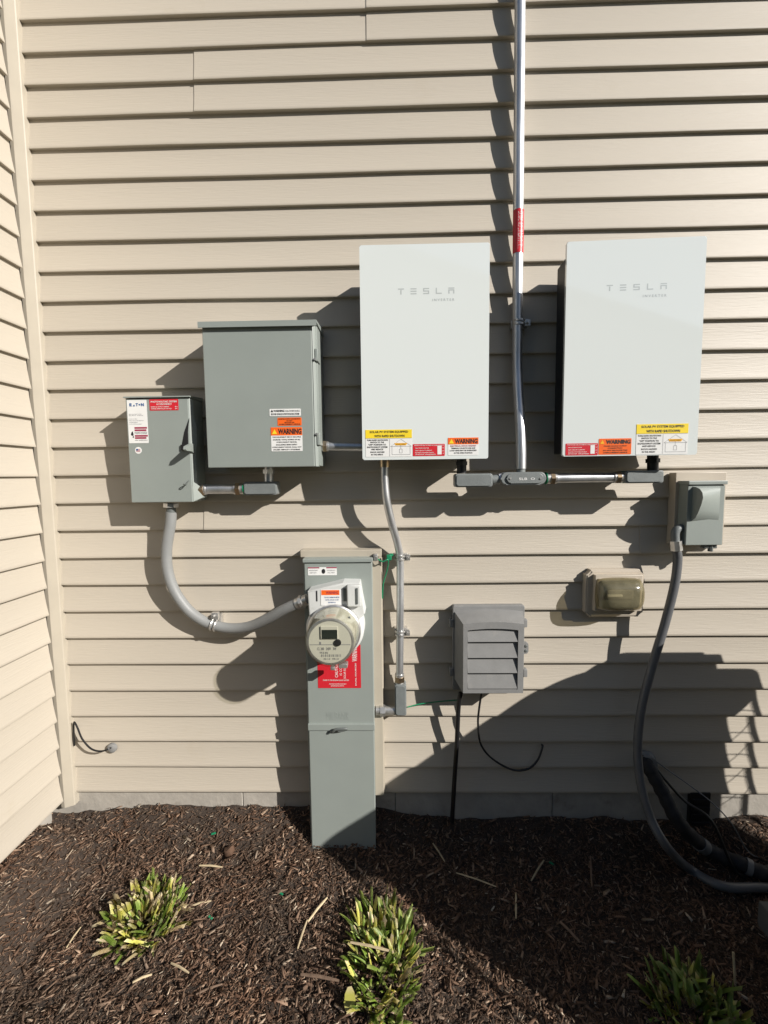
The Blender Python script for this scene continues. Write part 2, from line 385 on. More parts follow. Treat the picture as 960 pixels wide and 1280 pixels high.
def join_stuff(objs, name):
    bm = NB()
    for o in objs: bm.from_mesh(o.data)
    me = bpy.data.meshes.new(name); bm.to_mesh(me); bm.free(); me.materials.append(M['mulch'])
    for o in objs: bpy.data.objects.remove(o)
    o = bpy.data.objects.new(name, me); COL.objects.link(o); o['kind'] = 'stuff'; return o
join_stuff([chips('a', 140000, (-1.42, 1.75), (-.95, .0), .0062, 3), chips('b', 3400, (-1.42, 1.6), (-.9, -.0), .017, 5, .003),
            chips('c', 8000, (1.7, 3.4), (-1.6, 0), .016, 6), chips('d', 9000, (-1.6, 1.8), (-1.7, -.92), .016, 8)], 'bark_mulch')

# ------------------------------------------------------------------ house walls
E_, DEP = .1016, .0118
def board(name, i, a0, a1, parent, axis, plane, m, proud=0.0, zoff=0.0):
    bm = NB(); n = max(2, int(abs(a1-a0)/.16)); T = [0, .08, .2, .38, .6, .82, 1.05]; cols = []
    for k in range(n+1):
        a = a0+(a1-a0)*k/n
        wz = .0030*noise.noise((a*1.3, i*.9, 7.7 if axis == 'x' else 2.2)); wy = .0012*noise.noise((a*2.1, i*1.7, 3.3))
        c = []
        prof = [(.016, .0005), (.0008, 0)] + [(DEP*(1-(1-min(t, 1))**1.8)+(.001 if t > 1 else 0), t*E_+.0012) for t in T]
        for q, z in prof:
            q = q-proud+wy; zz = i*E_+z+wz*(1 if z < .05 else .6)+zoff
            c.append(bm.verts.new((a, q, zz) if axis == 'x' else (plane-q, a, zz)))
        cols.append(c)
    for p, q in zip(cols, cols[1:]):
        for k in range(len(p)-1): bm.faces.new((p[k], q[k], q[k+1], p[k+1]))
    for c in (cols[0], cols[-1]):
        e0 = bm.verts.new(c[-1].co+Vector((0, .004, 0) if axis == 'x' else (-.004, 0, 0)))
        bm.faces.new(c+[e0])
    return obj(name, bm, m, parent, sharp=50)

XP = -1.2353
NCOURSE = 40
wall = thing('siding_wall', 'long tan clapboard vinyl wall behind the electrical boxes', 'wall', (0,0,0))
seams = {}                                          # course -> seam positions
def seam(px, courses):
    for c, py in courses: seams.setdefault(c, []).append(W(px, py).x)
seam(242, ((25,90),(24,125))); seam(458, ((27,20),(26,40)))
seam(800, ((10,670),(9,700))); seam(255, ((11,640),(10,660)))
rs = random.Random(4)
for c in range(28, NCOURSE, 2):
    x = rs.uniform(-.8, 2.6); seams.setdefault(c, []).append(x); seams.setdefault(c+1, []).append(x)
for c in (2, 6, 13, 20): seams.setdefault(c, []).append(2.2+.1*c % .7); seams.setdefault(c+1, []).append(2.2+.1*c % .7)
XR = 3.6
for c in range(NCOURSE):
    edges = [XP-.01]+sorted(seams.get(c, []))+[XR]
    for k in range(len(edges)-1):
        lap = k % 2
        board('siding_board', c, edges[k]-(.012 if k else 0)*(1-lap), edges[k+1]+(.012 if k < len(edges)-2 else 0)*(1-lap), wall, 'x', 0, 'siding', proud=.0026*lap)
bm = NB(); bx(bm, XP-.2, XR, .022, .2, -.02, NCOURSE*E_+.1); obj('wall_core', bm, 'nwall', wall)
# concrete foundation in poured lengths
fx = [-1.55, W(302,1000).x, W(494,1010).x, W(692,1010).x, 2.2, XR]
for k in range(5):
    bm = NB(); bx(bm, fx[k]+.0012, fx[k+1]-.0012, .012+.001*(k % 2), .2, -.6, -.003, .002, 1); obj('foundation_block', bm, 'concrete', wall)
# corner post
def post_prism(bm, z0, z1):
    pts = [(-1.278,-.024),(-1.264,-.026),(-1.2375,-.0125),(-1.2353,-.009),(-1.2353,.02),(-1.278,.02)]
    prism(bm, pts, z0, z1, fn=lambda a, b, c: Vector((a, b, c)))
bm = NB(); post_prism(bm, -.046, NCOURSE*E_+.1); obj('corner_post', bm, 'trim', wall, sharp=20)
LY = -.62  # unseen end of the side wall, cut short to reduce its bounced light
lwall = thing('siding_wall', 'tan clapboard side wall standing square to the equipment wall at the corner', 'wall', (-1.2589,-.3,0))
for c in range(NCOURSE):
    board('siding_board', c, -.036, LY, lwall, 'y', -1.2589, 'siding2', zoff=-.012 if c == 0 else -.002)
bm = NB(); bx(bm, -2.6, -1.2589-.022, LY, -.036, -.012, NCOURSE*E_+.1); obj('wall_core', bm, 'nwall', lwall)
bm = NB(); bx(bm, -2.6, -1.2589-.07, LY+.01, -.012, -.7, -.014); obj('foundation_block', bm, 'concrete', lwall)

bm = NB(); bx(bm, -1.34, -1.2589+.008, LY-.02, LY+.07, -.04, NCOURSE*E_+.1, .003); obj('corner_post', bm, 'trim', lwall)  # unseen post and end face added to close the shortened side wall
bm = NB(); bx(bm, -2.6, -1.3405, LY-.012, LY+.002, -.012, NCOURSE*E_+.1); obj('front_cladding', bm, 'siding', lwall)

# ------------------------------------------------------------------ inverters
def warn_triangle(bm, x, z, s, y): poly(bm, [(x-s*.55, z), (x+s*.55, z), (x, z+s)], y)
def bar(bm, x0, z0, x1, z1, y): quad(bm, x0, z0, x1, z1, y)
def brand_letters(root, X0, X1, Z0, Z1, y):
    w = (X1-X0)*.105; gap = ((X1-X0)-5*w)/4; t = (Z1-Z0)*.17; H = Z1-Z0
    top, mid, low = (0, H-t, w, H), (0, H/2-t/2, w, H/2+t/2), (0, 0, w, t)
    shapes = [[top, (w/2-t*.6, 0, w/2+t*.6, H-t*1.5)], [top, mid, low], [top, mid, low, (0, H/2+t/2, t*1.1, H-t), (w-t*1.1, t, w, H/2-t/2)],
              [(0, t, t*1.1, H), low], [top, (0, H*.52, w, H*.52+t), (0, 0, t*1.1, H*.52), (w-t*1.1, 0, w, H*.52)]]
    for k, sh in enumerate(shapes):
        bm = NB(); x = X0+k*(w+gap)
        for a, b, c, d_ in sh: bar(bm, x+a, Z0+b, x+c, Z0+d_, y)
        obj('letter', bm, 'silver', root)
def solar_sticker(root, r, y):
    s = sticker(root, 'shutdown_label', r, y, 'paper', bands=[(0,.68,1,1,'yellow')], texts=[
        ('SOLAR PV SYSTEM EQUIPPED',.09,.86,.92,.955,'ink',.03), ('WITH RAPID SHUTDOWN',.19,.72,.84,.81,'ink',.03),
        ('TURN RAPID SHUTDOWN',.03,.59,.48,.645,'ink',.02), ('SWITCH TO THE',.10,.51,.40,.565,'ink',.02), ('"OFF" POSITION TO',.06,.42,.44,.48,'ink',.02),
        ('SHUTDOWN PV SYSTEM',.03,.33,.47,.39,'ink',.02), ('AND REDUCE',.12,.25,.38,.305,'ink',.02), ('SHOCK HAZARD',.10,.15,.41,.205,'ink',.02), ('IN THE ARRAY',.12,.06,.38,.115,'ink',.02)])
    X0, Z0, X1, Z1 = r; f = lambda u, v: (X0+u*(X1-X0), Z0+v*(Z1-Z0)); bm = NB(); t = .0007; yy = y-.0013
    def ln(a, b):
        a, b = Vector(a), Vector(b); n = (b-a).normalized(); n = Vector((-n.y, n.x))*t/2
        poly(bm, [tuple(a+n), tuple(b+n), tuple(b-n), tuple(a-n)], yy)
    P = [f(.54,.38), f(.765,.64), f(.99,.38)]
    ln(P[0], P[1]); ln(P[1], P[2]); ln(P[0], P[2]); ln(f(.57,.38), f(.57,.08)); ln(f(.96,.38), f(.96,.08)); ln(f(.57,.08), f(.96,.08)); ln(f(.52,.66), f(.52,.02))
    ln(f(.76,.45), f(.76,.28)); q = [f(.73,.28), f(.79,.28), f(.79,.14), f(.73,.14)]
    for a, b in zip(q, q[1:]+q[:1]): ln(a, b)
    quad(bm, *f(0,.68), *(f(1,.0)[0], f(0,.68)[1]+.0006), yy)
    obj('diagram', bm, 'inkgrey', s)
    bm = NB(); X, Z = f(.76,.40); poly(bm, [f(.65,.42), f(.87,.42), f(.90,.50), f(.62,.50)], y-.0014); obj('diagram_panel', bm, 'amber', s)
    bm = NB(); text(bm, 'SOLAR PANELS', *f(.66,.445), *f(.86,.48), y-.0016); obj('lettering', bm, 'ink', s)
    return s
def red_sticker(root, r, y):
    return sticker(root, 'disconnect_label', r, y, 'red', bands=[(.77,.12,.90,.84,'paper')], texts=[
        ('PHOTOVOLTAIC SYSTEM DC DISCONNECT',.05,.84,.97,.93,'paper',.01), ('MAX SYSTEM VOLTAGE',.08,.62,.50,.70,'paper'), ('MAX CIRCUIT CURRENT',.08,.42,.60,.50,'paper'),
        ('RATED POWER POINT',.08,.24,.66,.32,'paper'), ('SHOCK HAZARD',.08,.09,.72,.17,'paper'), ('VDC',.92,.62,.98,.70,'paper'), ('ADC',.92,.38,.98,.46,'paper'), ('A',.93,.18,.97,.26,'paper')])
def inverter(r, d, back, label, yaw, stickers):
    X0, Z0, X1, Z1 = r; cx = (X0+X1)/2
    root = thing('solar_inverter', label, 'inverter', (cx, -back, (Z0+Z1)/2), 'white wall inverters')
    bm = NB(); bx(bm, X0+.014, X1-.014, -(d-.0125), -back, Z0+.012, Z1-.022, .004); obj('cabinet', bm, 'black', root)
    bm = NB(); bx(bm, cx-.13, cx+.13, -back+.001, .006, Z0+.22, Z1-.06, .002); obj('wall_bracket', bm, 'black', root)
    bm = NB(); prism(bm, rrect(X0, Z0, X1, Z1, .005, 5), -d, -(d-.012), .0022, seg=3); obj('front_panel', bm, 'white', root)
    bm = NB(); prism(bm, rrect(X0+.001, Z0+.001, X1-.001, Z1-.001, .005, 5), -(d-.0122), -(d-.0155)); obj('panel_rim', bm, 'white_edge', root)
    lw = (X1-X0); brand_letters(root, X0+lw*.295, X0+lw*.73, Z1-.150, Z1-.132, -d-.0003)
    bm = NB(); text(bm, 'I N V E R T E R', X0+lw*.56, Z1-.172, X0+lw*.73, Z1-.1645, -d-.0003); obj('lettering', bm, 'silver', root)
    stickers(root, -d)
    root.rotation_euler.z = yaw
    return root
dL, dR = .15, .165
def stickL(root, y):
    solar_sticker(root, rect(457,537,515,571,dL), y)
    red_sticker(root, rect(516,555,556,570,dL), y)
    sticker(root, 'warning_label', rect(560,547,598,569,dL), y, 'paper', bands=[(0,.62,1,1,'orange')], texts=[('WARNING',.22,.66,.97,.93,'ink',.04),
        ('ELECTRICAL SHOCK HAZARD',.08,.49,.92,.57,'maroon',.02), ('TERMINALS ON BOTH LINE AND',.1,.36,.9,.44,'ink',.02), ('LOAD SIDES MAY BE ENERGIZED',.06,.23,.94,.31,'ink',.02), ('IN THE OPEN POSITION',.2,.09,.8,.17,'ink',.02)])
    X0, Z0, X1, Z1 = rect(560,547,598,569,dL); bm = NB(); warn_triangle(bm, X0+.011, Z0+(Z1-Z0)*.67, (Z1-Z0)*.26, y-.0016); obj('warning_triangle', bm, 'yellow', root)
def stickR(root, y):
    solar_sticker(root, rect(797,530,860,568,dR), y)
    red_sticker(root, rect(710,554,750,569,dR), y)
    sticker(root, 'warning_label', rect(751,548,791,568,dR), y, 'orange', texts=[('WARNING',.22,.66,.97,.92,'ink',.04), ('POWER SOURCE OUTPUT',.16,.49,.86,.57,'ink',.02),
        ('CONNECTION',.28,.36,.72,.44,'ink',.02), ('DO NOT RELOCATE THIS',.14,.22,.88,.30,'ink',.02), ('OVERCURRENT DEVICE',.14,.08,.88,.16,'ink',.02)])
    X0, Z0, X1, Z1 = rect(751,548,791,568,dR); bm = NB(); warn_triangle(bm, X0+.0105, Z0+(Z1-Z0)*.67, (Z1-Z0)*.25, y-.0012); obj('warning_triangle', bm, 'amber', root)
inverter((-.0955, 1.256, .309, 1.9195), dL, .03, 'white glass inverter beside the tall grey cabinet, above the bent steel conduit', 0, stickL)
inverter((.548, 1.259, .960, 1.9125), dR, .035, 'white glass inverter showing its black side, to the right of the tall conduit', R(-2.2), stickR)

# ------------------------------------------------------------------ grey electrical cabinet
d = .135
X0, Z0, X1, Z1 = rect(256,404,396,584,d)
pan = thing('electrical_panel', 'large grey steel electrical cabinet with orange and white warning stickers', 'electrical cabinet', ((X0+X1)/2, 0, Z0))
bm = NB(); bx(bm, X0+.004, X1+.002, -(d-.02), .004, Z0+.003, Z1, .002); obj('enclosure', bm, 'grey', pan)
bm = NB(); bx(bm, X0, X1-.012, -d, -(d-.022), Z0, Z1-.004, .0025); obj('door', bm, 'grey', pan)
bm = NB(); bx(bm, X1-.0105, X1-.001, -(d-.001), -(d-.03), Z0, Z1-.003, .002)
for v in bm.verts: v.co.y += (v.co.x-X1+.0105)*1.1
obj('door_flange', bm, 'grey', pan)
bm = NB(); prism(bm, [(-d-.012, Z1-.014), (-d-.012, Z1+.004), (.004, Z1+.016), (.004, Z1-.003), (-d-.009, Z1-.003), (-d-.009, Z1-.014)], X0-.008, X1+.006, fn=lambda a, b, c: Vector((c, a, b))); obj('rain_cap', bm, 'grey', pan)
for z in (Z1-.10, Z0+.09):
    bm = NB(); bx(bm, X1-.004, X1+.006, -(d-.004), -(d-.05), z-.02, z+.02, .002); hs = obj('hasp', bm, 'grey', pan)
    bm = NB(); z -= .015*(1 if z > (Z0+Z1)/2 else -1); cyl(bm, (X1-.004, -d+.003, z), (X1-.004, -d-.003, z), .004, 10); obj('screw', bm, 'zinc', hs)
sticker(pan, 'warning_label', rect(337,511,376,520,d), -d, 'paper', texts=[('WARNING',.13,.58,.48,.86,'ink',.03), ('DUAL POWER SOURCE',.51,.58,.97,.80,'ink',.01), ('SECOND SOURCE IS PHOTOVOLTAIC SYSTEM',.05,.14,.95,.40,'ink',.02)])
bm = NB(); q = rect(337,511,376,520,d); warn_triangle(bm, q[0]+.008, q[1]+(q[3]-q[1])*.56, .008, -d-.0013); obj('warning_triangle', bm, 'ink', pan)
sticker(pan, 'output_label', rect(347,522,377,532,d), -d, 'orange', texts=[('INVERTER OUTPUT CONNECTION',.05,.76,.95,.9,'ink',.02), ('DO NOT',.38,.53,.62,.67,'ink',.02), ('RELOCATE THIS',.3,.32,.7,.46,'ink',.02), ('OVERCURRENT DEVICE',.06,.1,.94,.24,'ink',.02)])
s = sticker(pan, 'warning_label', rect(339,534,378,564,d), -d, 'paper', bands=[(0,.66,1,1,'orange')], texts=[('WARNING',.23,.71,.98,.94,'ink',.04),
    ('THIS EQUIPMENT FED BY MULTIPLE',.04,.56,.96,.615,'ink',.02), ('SOURCES. TOTAL RATING OF ALL',.06,.455,.94,.51,'ink',.02), ('OVERCURRENT DEVICES,',.17,.35,.83,.405,'ink',.02),
    ('EXCLUDING MAIN SUPPLY',.16,.245,.84,.30,'ink',.02), ('OVERCURRENT DEVICE, SHALL NOT',.03,.14,.97,.195,'ink',.02), ('EXCEED AMPACITY OF BUSBAR.',.07,.04,.93,.095,'ink',.02)])
bm = NB(); q = rect(339,534,378,564,d); warn_triangle(bm, q[0]+.012, q[1]+(q[3]-q[1])*.72, (q[3]-q[1])*.2, -d-.0015); obj('warning_triangle', bm, 'yellow', pan)

# ------------------------------------------------------------------ disconnect switch
d = .092
X0, Z0, X1, Z1 = rect(160.5,497,238,628,d)
sw = thing('disconnect_switch', 'small grey steel safety switch box with a red and a white sticker on its front', 'switch box', ((X0+X1)/2, 0, Z0))
bm = NB(); bx(bm, X0+.004, X1+.006, -(d-.012), .004, Z0+.002, Z1-.001, .0015); obj('enclosure', bm, 'grey', sw)
bm = NB(); bx(bm, X0, X1, -d, -(d-.014), Z0, Z1-.002, .0025); obj('door', bm, 'grey', sw)
bm = NB(); prism(bm, [(-d-.006, Z1), (-d-.006, Z1+.004), (.004, Z1+.013), (.004, Z1-.001)], X0-.004, X1+.008, fn=lambda a, b, c: Vector((c, a, b))); obj('rain_cap', bm, 'grey', sw)
H = Z1-Z0
side = [(X1+.0005, Z0+.001), (X1+.024, Z0+.014), (X1+.024, Z0+H*.06), (X1+.018, Z0+H*.15), (X1+.011, Z0+H*.17), (X1+.011, Z0+H*.5), (X1+.0165, Z0+H*.56), (X1+.0165, Z0+H*.72), (X1+.011, Z0+H*.82), (X1+.010, Z1-.006), (X1+.0005, Z1-.002)]
bm = NB(); prism(bm, side, -(d-.002), -(d-.034), .001)
for v in bm.verts: v.co.y += max(0, v.co.x-X1)*1.0
obj('side_flange', bm, 'grey', sw)
# operating lever standing out from the side of the door
a = W(234, 560, d); bm = NB()
prism(bm, [(-d+.03, a.z-.030), (-d+.03, a.z+.016), (-d-.010, a.z+.014), (-d-.048, a.z+.002), (-d-.052, a.z-.008), (-d-.044, a.z-.012), (-d-.006, a.z-.012)], X1+.0005, X1+.009, fn=lambda p, q, c: Vector((c, p, q)))
obj('operating_lever', bm, 'grey', sw)
bm = NB(); q = rect(226.5,556,237,563,d); bx(bm, q[0], q[2]-.002, -d-.006, -d+.002, q[1], q[3], .001); obj('lever_pivot', bm, 'black', sw)
bm = NB()
pts = [W(236.5,523,d), W(230.5,540,d), W(227.5,556,d), W(235.5,556,d), W(235,540,d)]
prism(bm, [(p.x, p.z) for p in pts], -d-.0012, -d+.001); obj('painted_flange_shadow', bm, 'black', sw)  # black leaf shape painted on the door as the shadow of the flange bump
bm = NB(); p = W(236, 603, d); tube(bm, spline([(p.x-.010, -d, p.z-.008), (p.x-.012, -d-.014, p.z-.006), (p.x-.002, -d-.016, p.z-.006), (p.x, -d, p.z+.006)], 5), .0018, 8); obj('padlock_loop', bm, 'grey_dark', sw)
s = sticker(sw, 'maker_label', rect(160,500,184.5,554,d), -d, 'paper', texts=[('E',.13,.855,.25,.925,'blue',.05), ('T',.45,.855,.57,.925,'blue',.05), ('N',.72,.855,.87,.925,'blue',.05),
    ('HEAVY DUTY SAFETY SWITCH',.08,.665,.72,.68,'inkgrey'), ('CAT NO',.08,.635,.80,.65,'inkgrey'), ('VOLTS AC MAX',.08,.555,.5,.57,'inkgrey'), ('TYPE 3R ENCLOSURE RAINPROOF',.06,.515,.82,.53,'inkgrey'), ('SERIES',.08,.475,.5,.49,'inkgrey'), ('SUITABLE AS SERVICE EQUIPMENT',.06,.435,.72,.45,'inkgrey'),
    ('DISCONNECT POWER BEFORE',.32,.245,.96,.262,'ink'), ('HAZARDOUS VOLTAGE INSIDE',.32,.215,.95,.232,'ink'), ('WILL CAUSE DEATH',.32,.06,.96,.077,'ink')],
    bands=[(.32,.335,.96,.375,'maroon'), (.32,.28,.92,.32,'maroon'), (.32,.15,.98,.19,'maroon'), (.32,.10,.90,.14,'maroon')])
q = rect(160,500,184.5,554,d); bm = NB(); fx_ = lambda u, v: (q[0]+u*(q[2]-q[0]), q[1]+v*(q[3]-q[1]))
poly(bm, [fx_(.30,.855), fx_(.40,.855), fx_(.40,.885), fx_(.36,.895)], -d-.0014); poly(bm, [fx_(.61,.875), fx_(.68,.875), fx_(.69,.905), fx_(.60,.905)], -d-.0014); obj('lettering', bm, 'blue', s)
bm = NB(); poly(bm, [fx_(.12,.20), fx_(.20,.17), fx_(.26,.20), fx_(.22,.28), fx_(.17,.26)], -d-.0014); poly(bm, [fx_(.20,.13), fx_(.27,.13), fx_(.25,.19)], -d-.0014); obj('pictogram', bm, 'ink', s)
sticker(sw, 'disconnect_label', rect(187,499,223,513,d), -d, 'red', texts=[('PHOTOVOLTAIC SYSTEM',.05,.70,.95,.86,'paper',.02), ('AC DISCONNECT',.24,.48,.78,.63,'paper',.02), ('RATED AC OUTPUT CURRENT',.05,.27,.68,.37,'paper'), ('NOMINAL OPERATING AC VOLTAGE',.05,.10,.76,.20,'paper'), ('40 A',.88,.27,.97,.37,'paper'), ('240 V',.88,.10,.97,.20,'paper')])
c = W(173,563,d); bm = NB(); prism(bm, [(c.x+.0115*math.cos(k*math.pi/12), c.z+.0115*math.sin(k*math.pi/12)) for k in range(24)], -d-.0006, -d+.0002); s = obj('flag_sticker', bm, 'paper', sw)
bm = NB()
for k in range(4): quad(bm, c.x-.007, c.z-.005+k*.0028, c.x+.007, c.z-.0036+k*.0028, -d-.0009)
obj('flag_stripe', bm, 'maroon', s)
bm = NB(); quad(bm, c.x-.007, c.z, c.x-.0005, c.z+.0052, -d-.0012); obj('flag_canton', bm, 'blue', s)

# ------------------------------------------------------------------ conduits and fittings
def connector(bm1, bm2, bm3, a, b, r):
    """compression connector between points a and b: body, hexagonal nut, thin green seal"""
    a, b = Vector(a), Vector(b); t = b-a
    cyl(bm1, a, a+t*.45, r*1.18, 18); cyl(bm2, a+t*.40, a+t*.80, r*1.42, 6); cyl(bm1, a+t*.75, b, r*1.2, 18)
    cyl(bm3, a-t*.02, a+t*.06, r*1.3, 18)
def straight(name, label, a, b, r, ends=(True, True), m='emt', cl=.030, group=None):
    a, b = Vector(a), Vector(b); t = (b-a).normalized()
    root = thing(name, label, 'conduit', (a+b)/2, group)
    bm = NB(); n = 6; tube(bm, [a+(b-a)*k/n for k in range(n+1)], r, 20); obj('pipe', bm, m, root)
    for e, p, q in ((ends[0], a, a+t*cl), (ends[1], b, b-t*cl)):
        if not e: continue
        b1, b2, b3 = NB(), NB(), NB(); connector(b1, b2, b3, p, q, r)
        o1 = obj('coupling', b1, 'zinc', root); obj('nut', b2, 'brass', o1); obj('seal', b3, 'green', o1)
    return root
dc = .025; dlow = .088
r1 = .0172
top = Vector((W(650,0,dc).x, -dc, NCOURSE*E_-.2)); bot = W(651,586,dlow)
tall = thing('tall_conduit', 'tall vertical steel conduit running up the wall between the two inverters', 'conduit', bot)
bm = NB(); n = 60; mid = W(646.5,430,dc)
pp = []
for k in range(n+1):
    z = bot.z+(top.z-bot.z)*k/n; u = smooth(bot.z+.03, mid.z, z); x = bot.x+(mid.x-bot.x)*u if z < mid.z else mid.x+(top.x-mid.x)*min(1, (z-mid.z)/(2.8-mid.z))
    pp.append((x, -(dlow+(dc-dlow)*smooth(bot.z+.03, W(646,440,dc).z, z)), z))
tube(bm, pp, r1, 24); obj('pipe', bm, 'emt', tall)
bm = NB(); cyl(bm, W(648.5,385,dc), W(648.5,352,dc), r1+.0014, 24); 
z1, z0 = W(649,264,dc), W(649,318,dc)
for v_ in (z0, z1): v_.x = mid.x+(top.x-mid.x)*min(1, (v_.z-mid.z)/(2.8-mid.z))
bm2 = NB(); N_ = 14; ring = []
for k in range(N_+1):
    a = R(-178+k*160/N_); ring.append((math.cos(a)*(r1+.0009), math.sin(a)*(r1+.0009)))
for (c0, s0), (c1, s1) in zip(ring, ring[1:]):
    xx = (z0.x+z1.x)/2
    bm2.faces.new([bm2.verts.new(p) for p in ((xx+c0, -dc+s0, z0.z), (xx+c1, -dc+s1, z0.z), (xx+c1, -dc+s1, z1.z), (xx+c0, -dc+s0, z1.z))])
bmesh.ops.remove_doubles(bm2, verts=bm2.verts, dist=1e-6)
bm.free(); wl_ = obj('warning_label', bm2, 'red', tall)
bm = NB(); text(bm, 'WARNING: PHOTOVOLTAIC POWER SOURCE', -1.9, z0.z+.01, -.9, z1.z-.01, 0, .0, True)
for v in bm.verts:
    a = v.co.x; v.co = Vector(((z0.x+z1.x)/2+math.cos(a)*(r1+.0013), -dc+math.sin(a)*(r1+.0013), v.co.z))
obj('lettering', bm, 'paper', wl_)

def clamp(px, py, dpt, r, label, yaw=0.0, m='zinc', axis='z'):
    c = W(px, py, dpt); root = thing('conduit_clamp', label, 'clamp', (c.x, 0, c.z), 'steel conduit clamps')
    bm = NB(); n = 20
    for dz in (-.0085, .0035):
        A = []
        for k in range(n+1):
            t = R(-20-k*320/n)
            A.append((c.x+math.cos(t)*(r+.0025), c.y+math.sin(t)*(r+.0025), c.z+dz))
        pts = A
        for k in range(n):
            p, q = Vector(pts[k]), Vector(pts[k+1]); o_ = Vector((0,0,.006)); u = Vector((p.x-c.x, p.y-c.y, 0)).normalized()*.002; w = Vector((q.x-c.x, q.y-c.y, 0)).normalized()*.002
            v8 = [bm.verts.new(s) for s in (p, q, q+o_, p+o_, p+u, q+w, q+w+o_, p+u+o_)]
            for f in ((0,1,2,3),(7,6,5,4),(0,4,5,1),(3,2,6,7)): bm.faces.new([v8[i] for i in f])
    obj('strap', bm, m, root)
    bm = NB(); bx(bm, c.x+r+.001, c.x+r+.022, c.y-.004, c.y+.003, c.z-.010, c.z+.012, .001); obj('ear', bm, m, root)
    bm = NB(); cyl(bm, (c.x+r+.012, c.y-.013, c.z+.001), (c.x+r+.012, c.y+.008, c.z+.001), .0045, 6); obj('bolt', bm, m, root)
    bm = NB(); bx(bm, c.x-r-.006, c.x+r+.014, min(-.001, c.y+r*.6), .006, c.z-.013, c.z+.013, .001); obj('base', bm, m, root)
    return root
clamp(648.5, 404, dc, r1, 'steel clamp holding the tall vertical conduit between the inverters')
clamp(500, 697, .03, .0138, 'upper steel clamp on the bent conduit, beside the green ground wire')
clamp(500, 791, .03, .0138, 'lower steel clamp on the bent conduit, beside the louvered grey box')

# tee body with oval cover below the tall conduit
dT = .112
tee = thing('conduit_tee', 'oval grey conduit tee joining the tall conduit to the sideways conduit', 'conduit fitting', W(655,598,0))
a, b = rect(626,590,683,606,dT)[:2], rect(626,590,683,606,dT)[2:]
bm = NB(); prism(bm, rrect(a[0], a[1], b[0], b[1], (b[1]-a[1])*.48, 6), -dT, -.068, .003); obj('body', bm, 'castgrey', tee)
bm = NB(); q = rect(633,592,679,604,dT); prism(bm, rrect(q[0], q[1], q[2], q[3], (q[3]-q[1])*.48, 6), -dT-.005, -dT+.001, .002); cv = obj('cover', bm, 'castgrey', tee)
for px in (637.5, 675):
    bm = NB(); p = W(px, 598, dT); cyl(bm, p+Vector((0,-.0075,0)), p+Vector((0,0,0)), .0035, 10); obj('screw', bm, 'zinc', cv)
bm = NB(); q = rect(648,597,668,600,dT); text(bm, 'SLB  O', q[0], q[1], q[2], q[3], -dT-.0056); obj('lettering', bm, 'paper', cv)
bm = NB(); p = W(651,594,dlow); cyl(bm, p, p+Vector((0,0,.034)), .0145, 16); obj('hub', bm, 'castgrey', tee)

def elbow(label, r, d0, up=None, side=None, other=None, cover=True):
    """LB body: long box with a rounded end, cover plate, hubs"""
    X0, Z0, X1, Z1 = r; root = thing('conduit_elbow', label, 'conduit fitting', ((X0+X1)/2, 0, Z0))
    bm = NB(); prism(bm, rrect(X0, Z0, X1, Z1, min((Z1-Z0), (X1-X0))*.18, 4), -d0, -max(.014, d0-.047), .003); obj('body', bm, 'castgrey', root)
    if cover:
        bm = NB(); m_ = .004; prism(bm, rrect(X0+m_, Z0+m_, X1-m_, Z1-m_, min((Z1-Z0), (X1-X0))*.2, 4), -d0-.003, -d0+.001, .001); obj('cover', bm, 'castgrey', root)
    for hub in (up, side, other):
        if hub:
            bm = NB(); cyl(bm, hub[0], hub[1], hub[2], 18); h_ = obj('hub', bm, hub[3] if len(hub) > 3 else 'castgrey', root)
            bm = NB(); t = (Vector(hub[1])-Vector(hub[0])); cyl(bm, Vector(hub[0])+t*.55, Vector(hub[0])+t*.8, hub[2]*1.25, 6); obj('nut', bm, hub[4] if len(hub) > 4 else 'zinc', h_)
    return root
dl = .112
elbow('square grey conduit elbow under the right corner of the left inverter', rect(569,592,616,609,dl), dl,
      up=(W(577,592,.09), W(577,573,.09), .016, 'black', 'black'), side=(W(615,600,.09), W(630,598,.09), .016, 'castgrey', 'zinc'))
elbow('grey conduit elbow rising into the underside of the right inverter', rect(782,588,830,604,dl), dl,
      up=(W(816,590,.09), W(816,569,.09), .017, 'black', 'black'), side=(W(784,596,.09), W(776,597,.09), .0165, 'castgrey', 'zinc'))
bm = NB()
straight('sideways_conduit', 'sideways steel conduit between the oval tee and the elbow under the right inverter', W(682,598,.09), W(779,596.5,.09), .0158, cl=.034)
straight('short_conduit', 'short steel conduit between the grey cabinet and the left inverter', W(400,558,.07), W(456,559,.07), .0145, ends=(True, False))
straight('short_conduit', 'short steel conduit between the small switch box and the elbow under the cabinet', W(246,612,.055), W(306,611,.055), .0165, cl=.036)
elbow('grey conduit elbow hanging under the large grey cabinet', rect(304,602,346,619,.074), .074,
      up=(W(336,603,.055), W(336,583,.055), .016, 'emt', 'emt'), side=(W(306,611,.055), W(298,611,.055), .017))
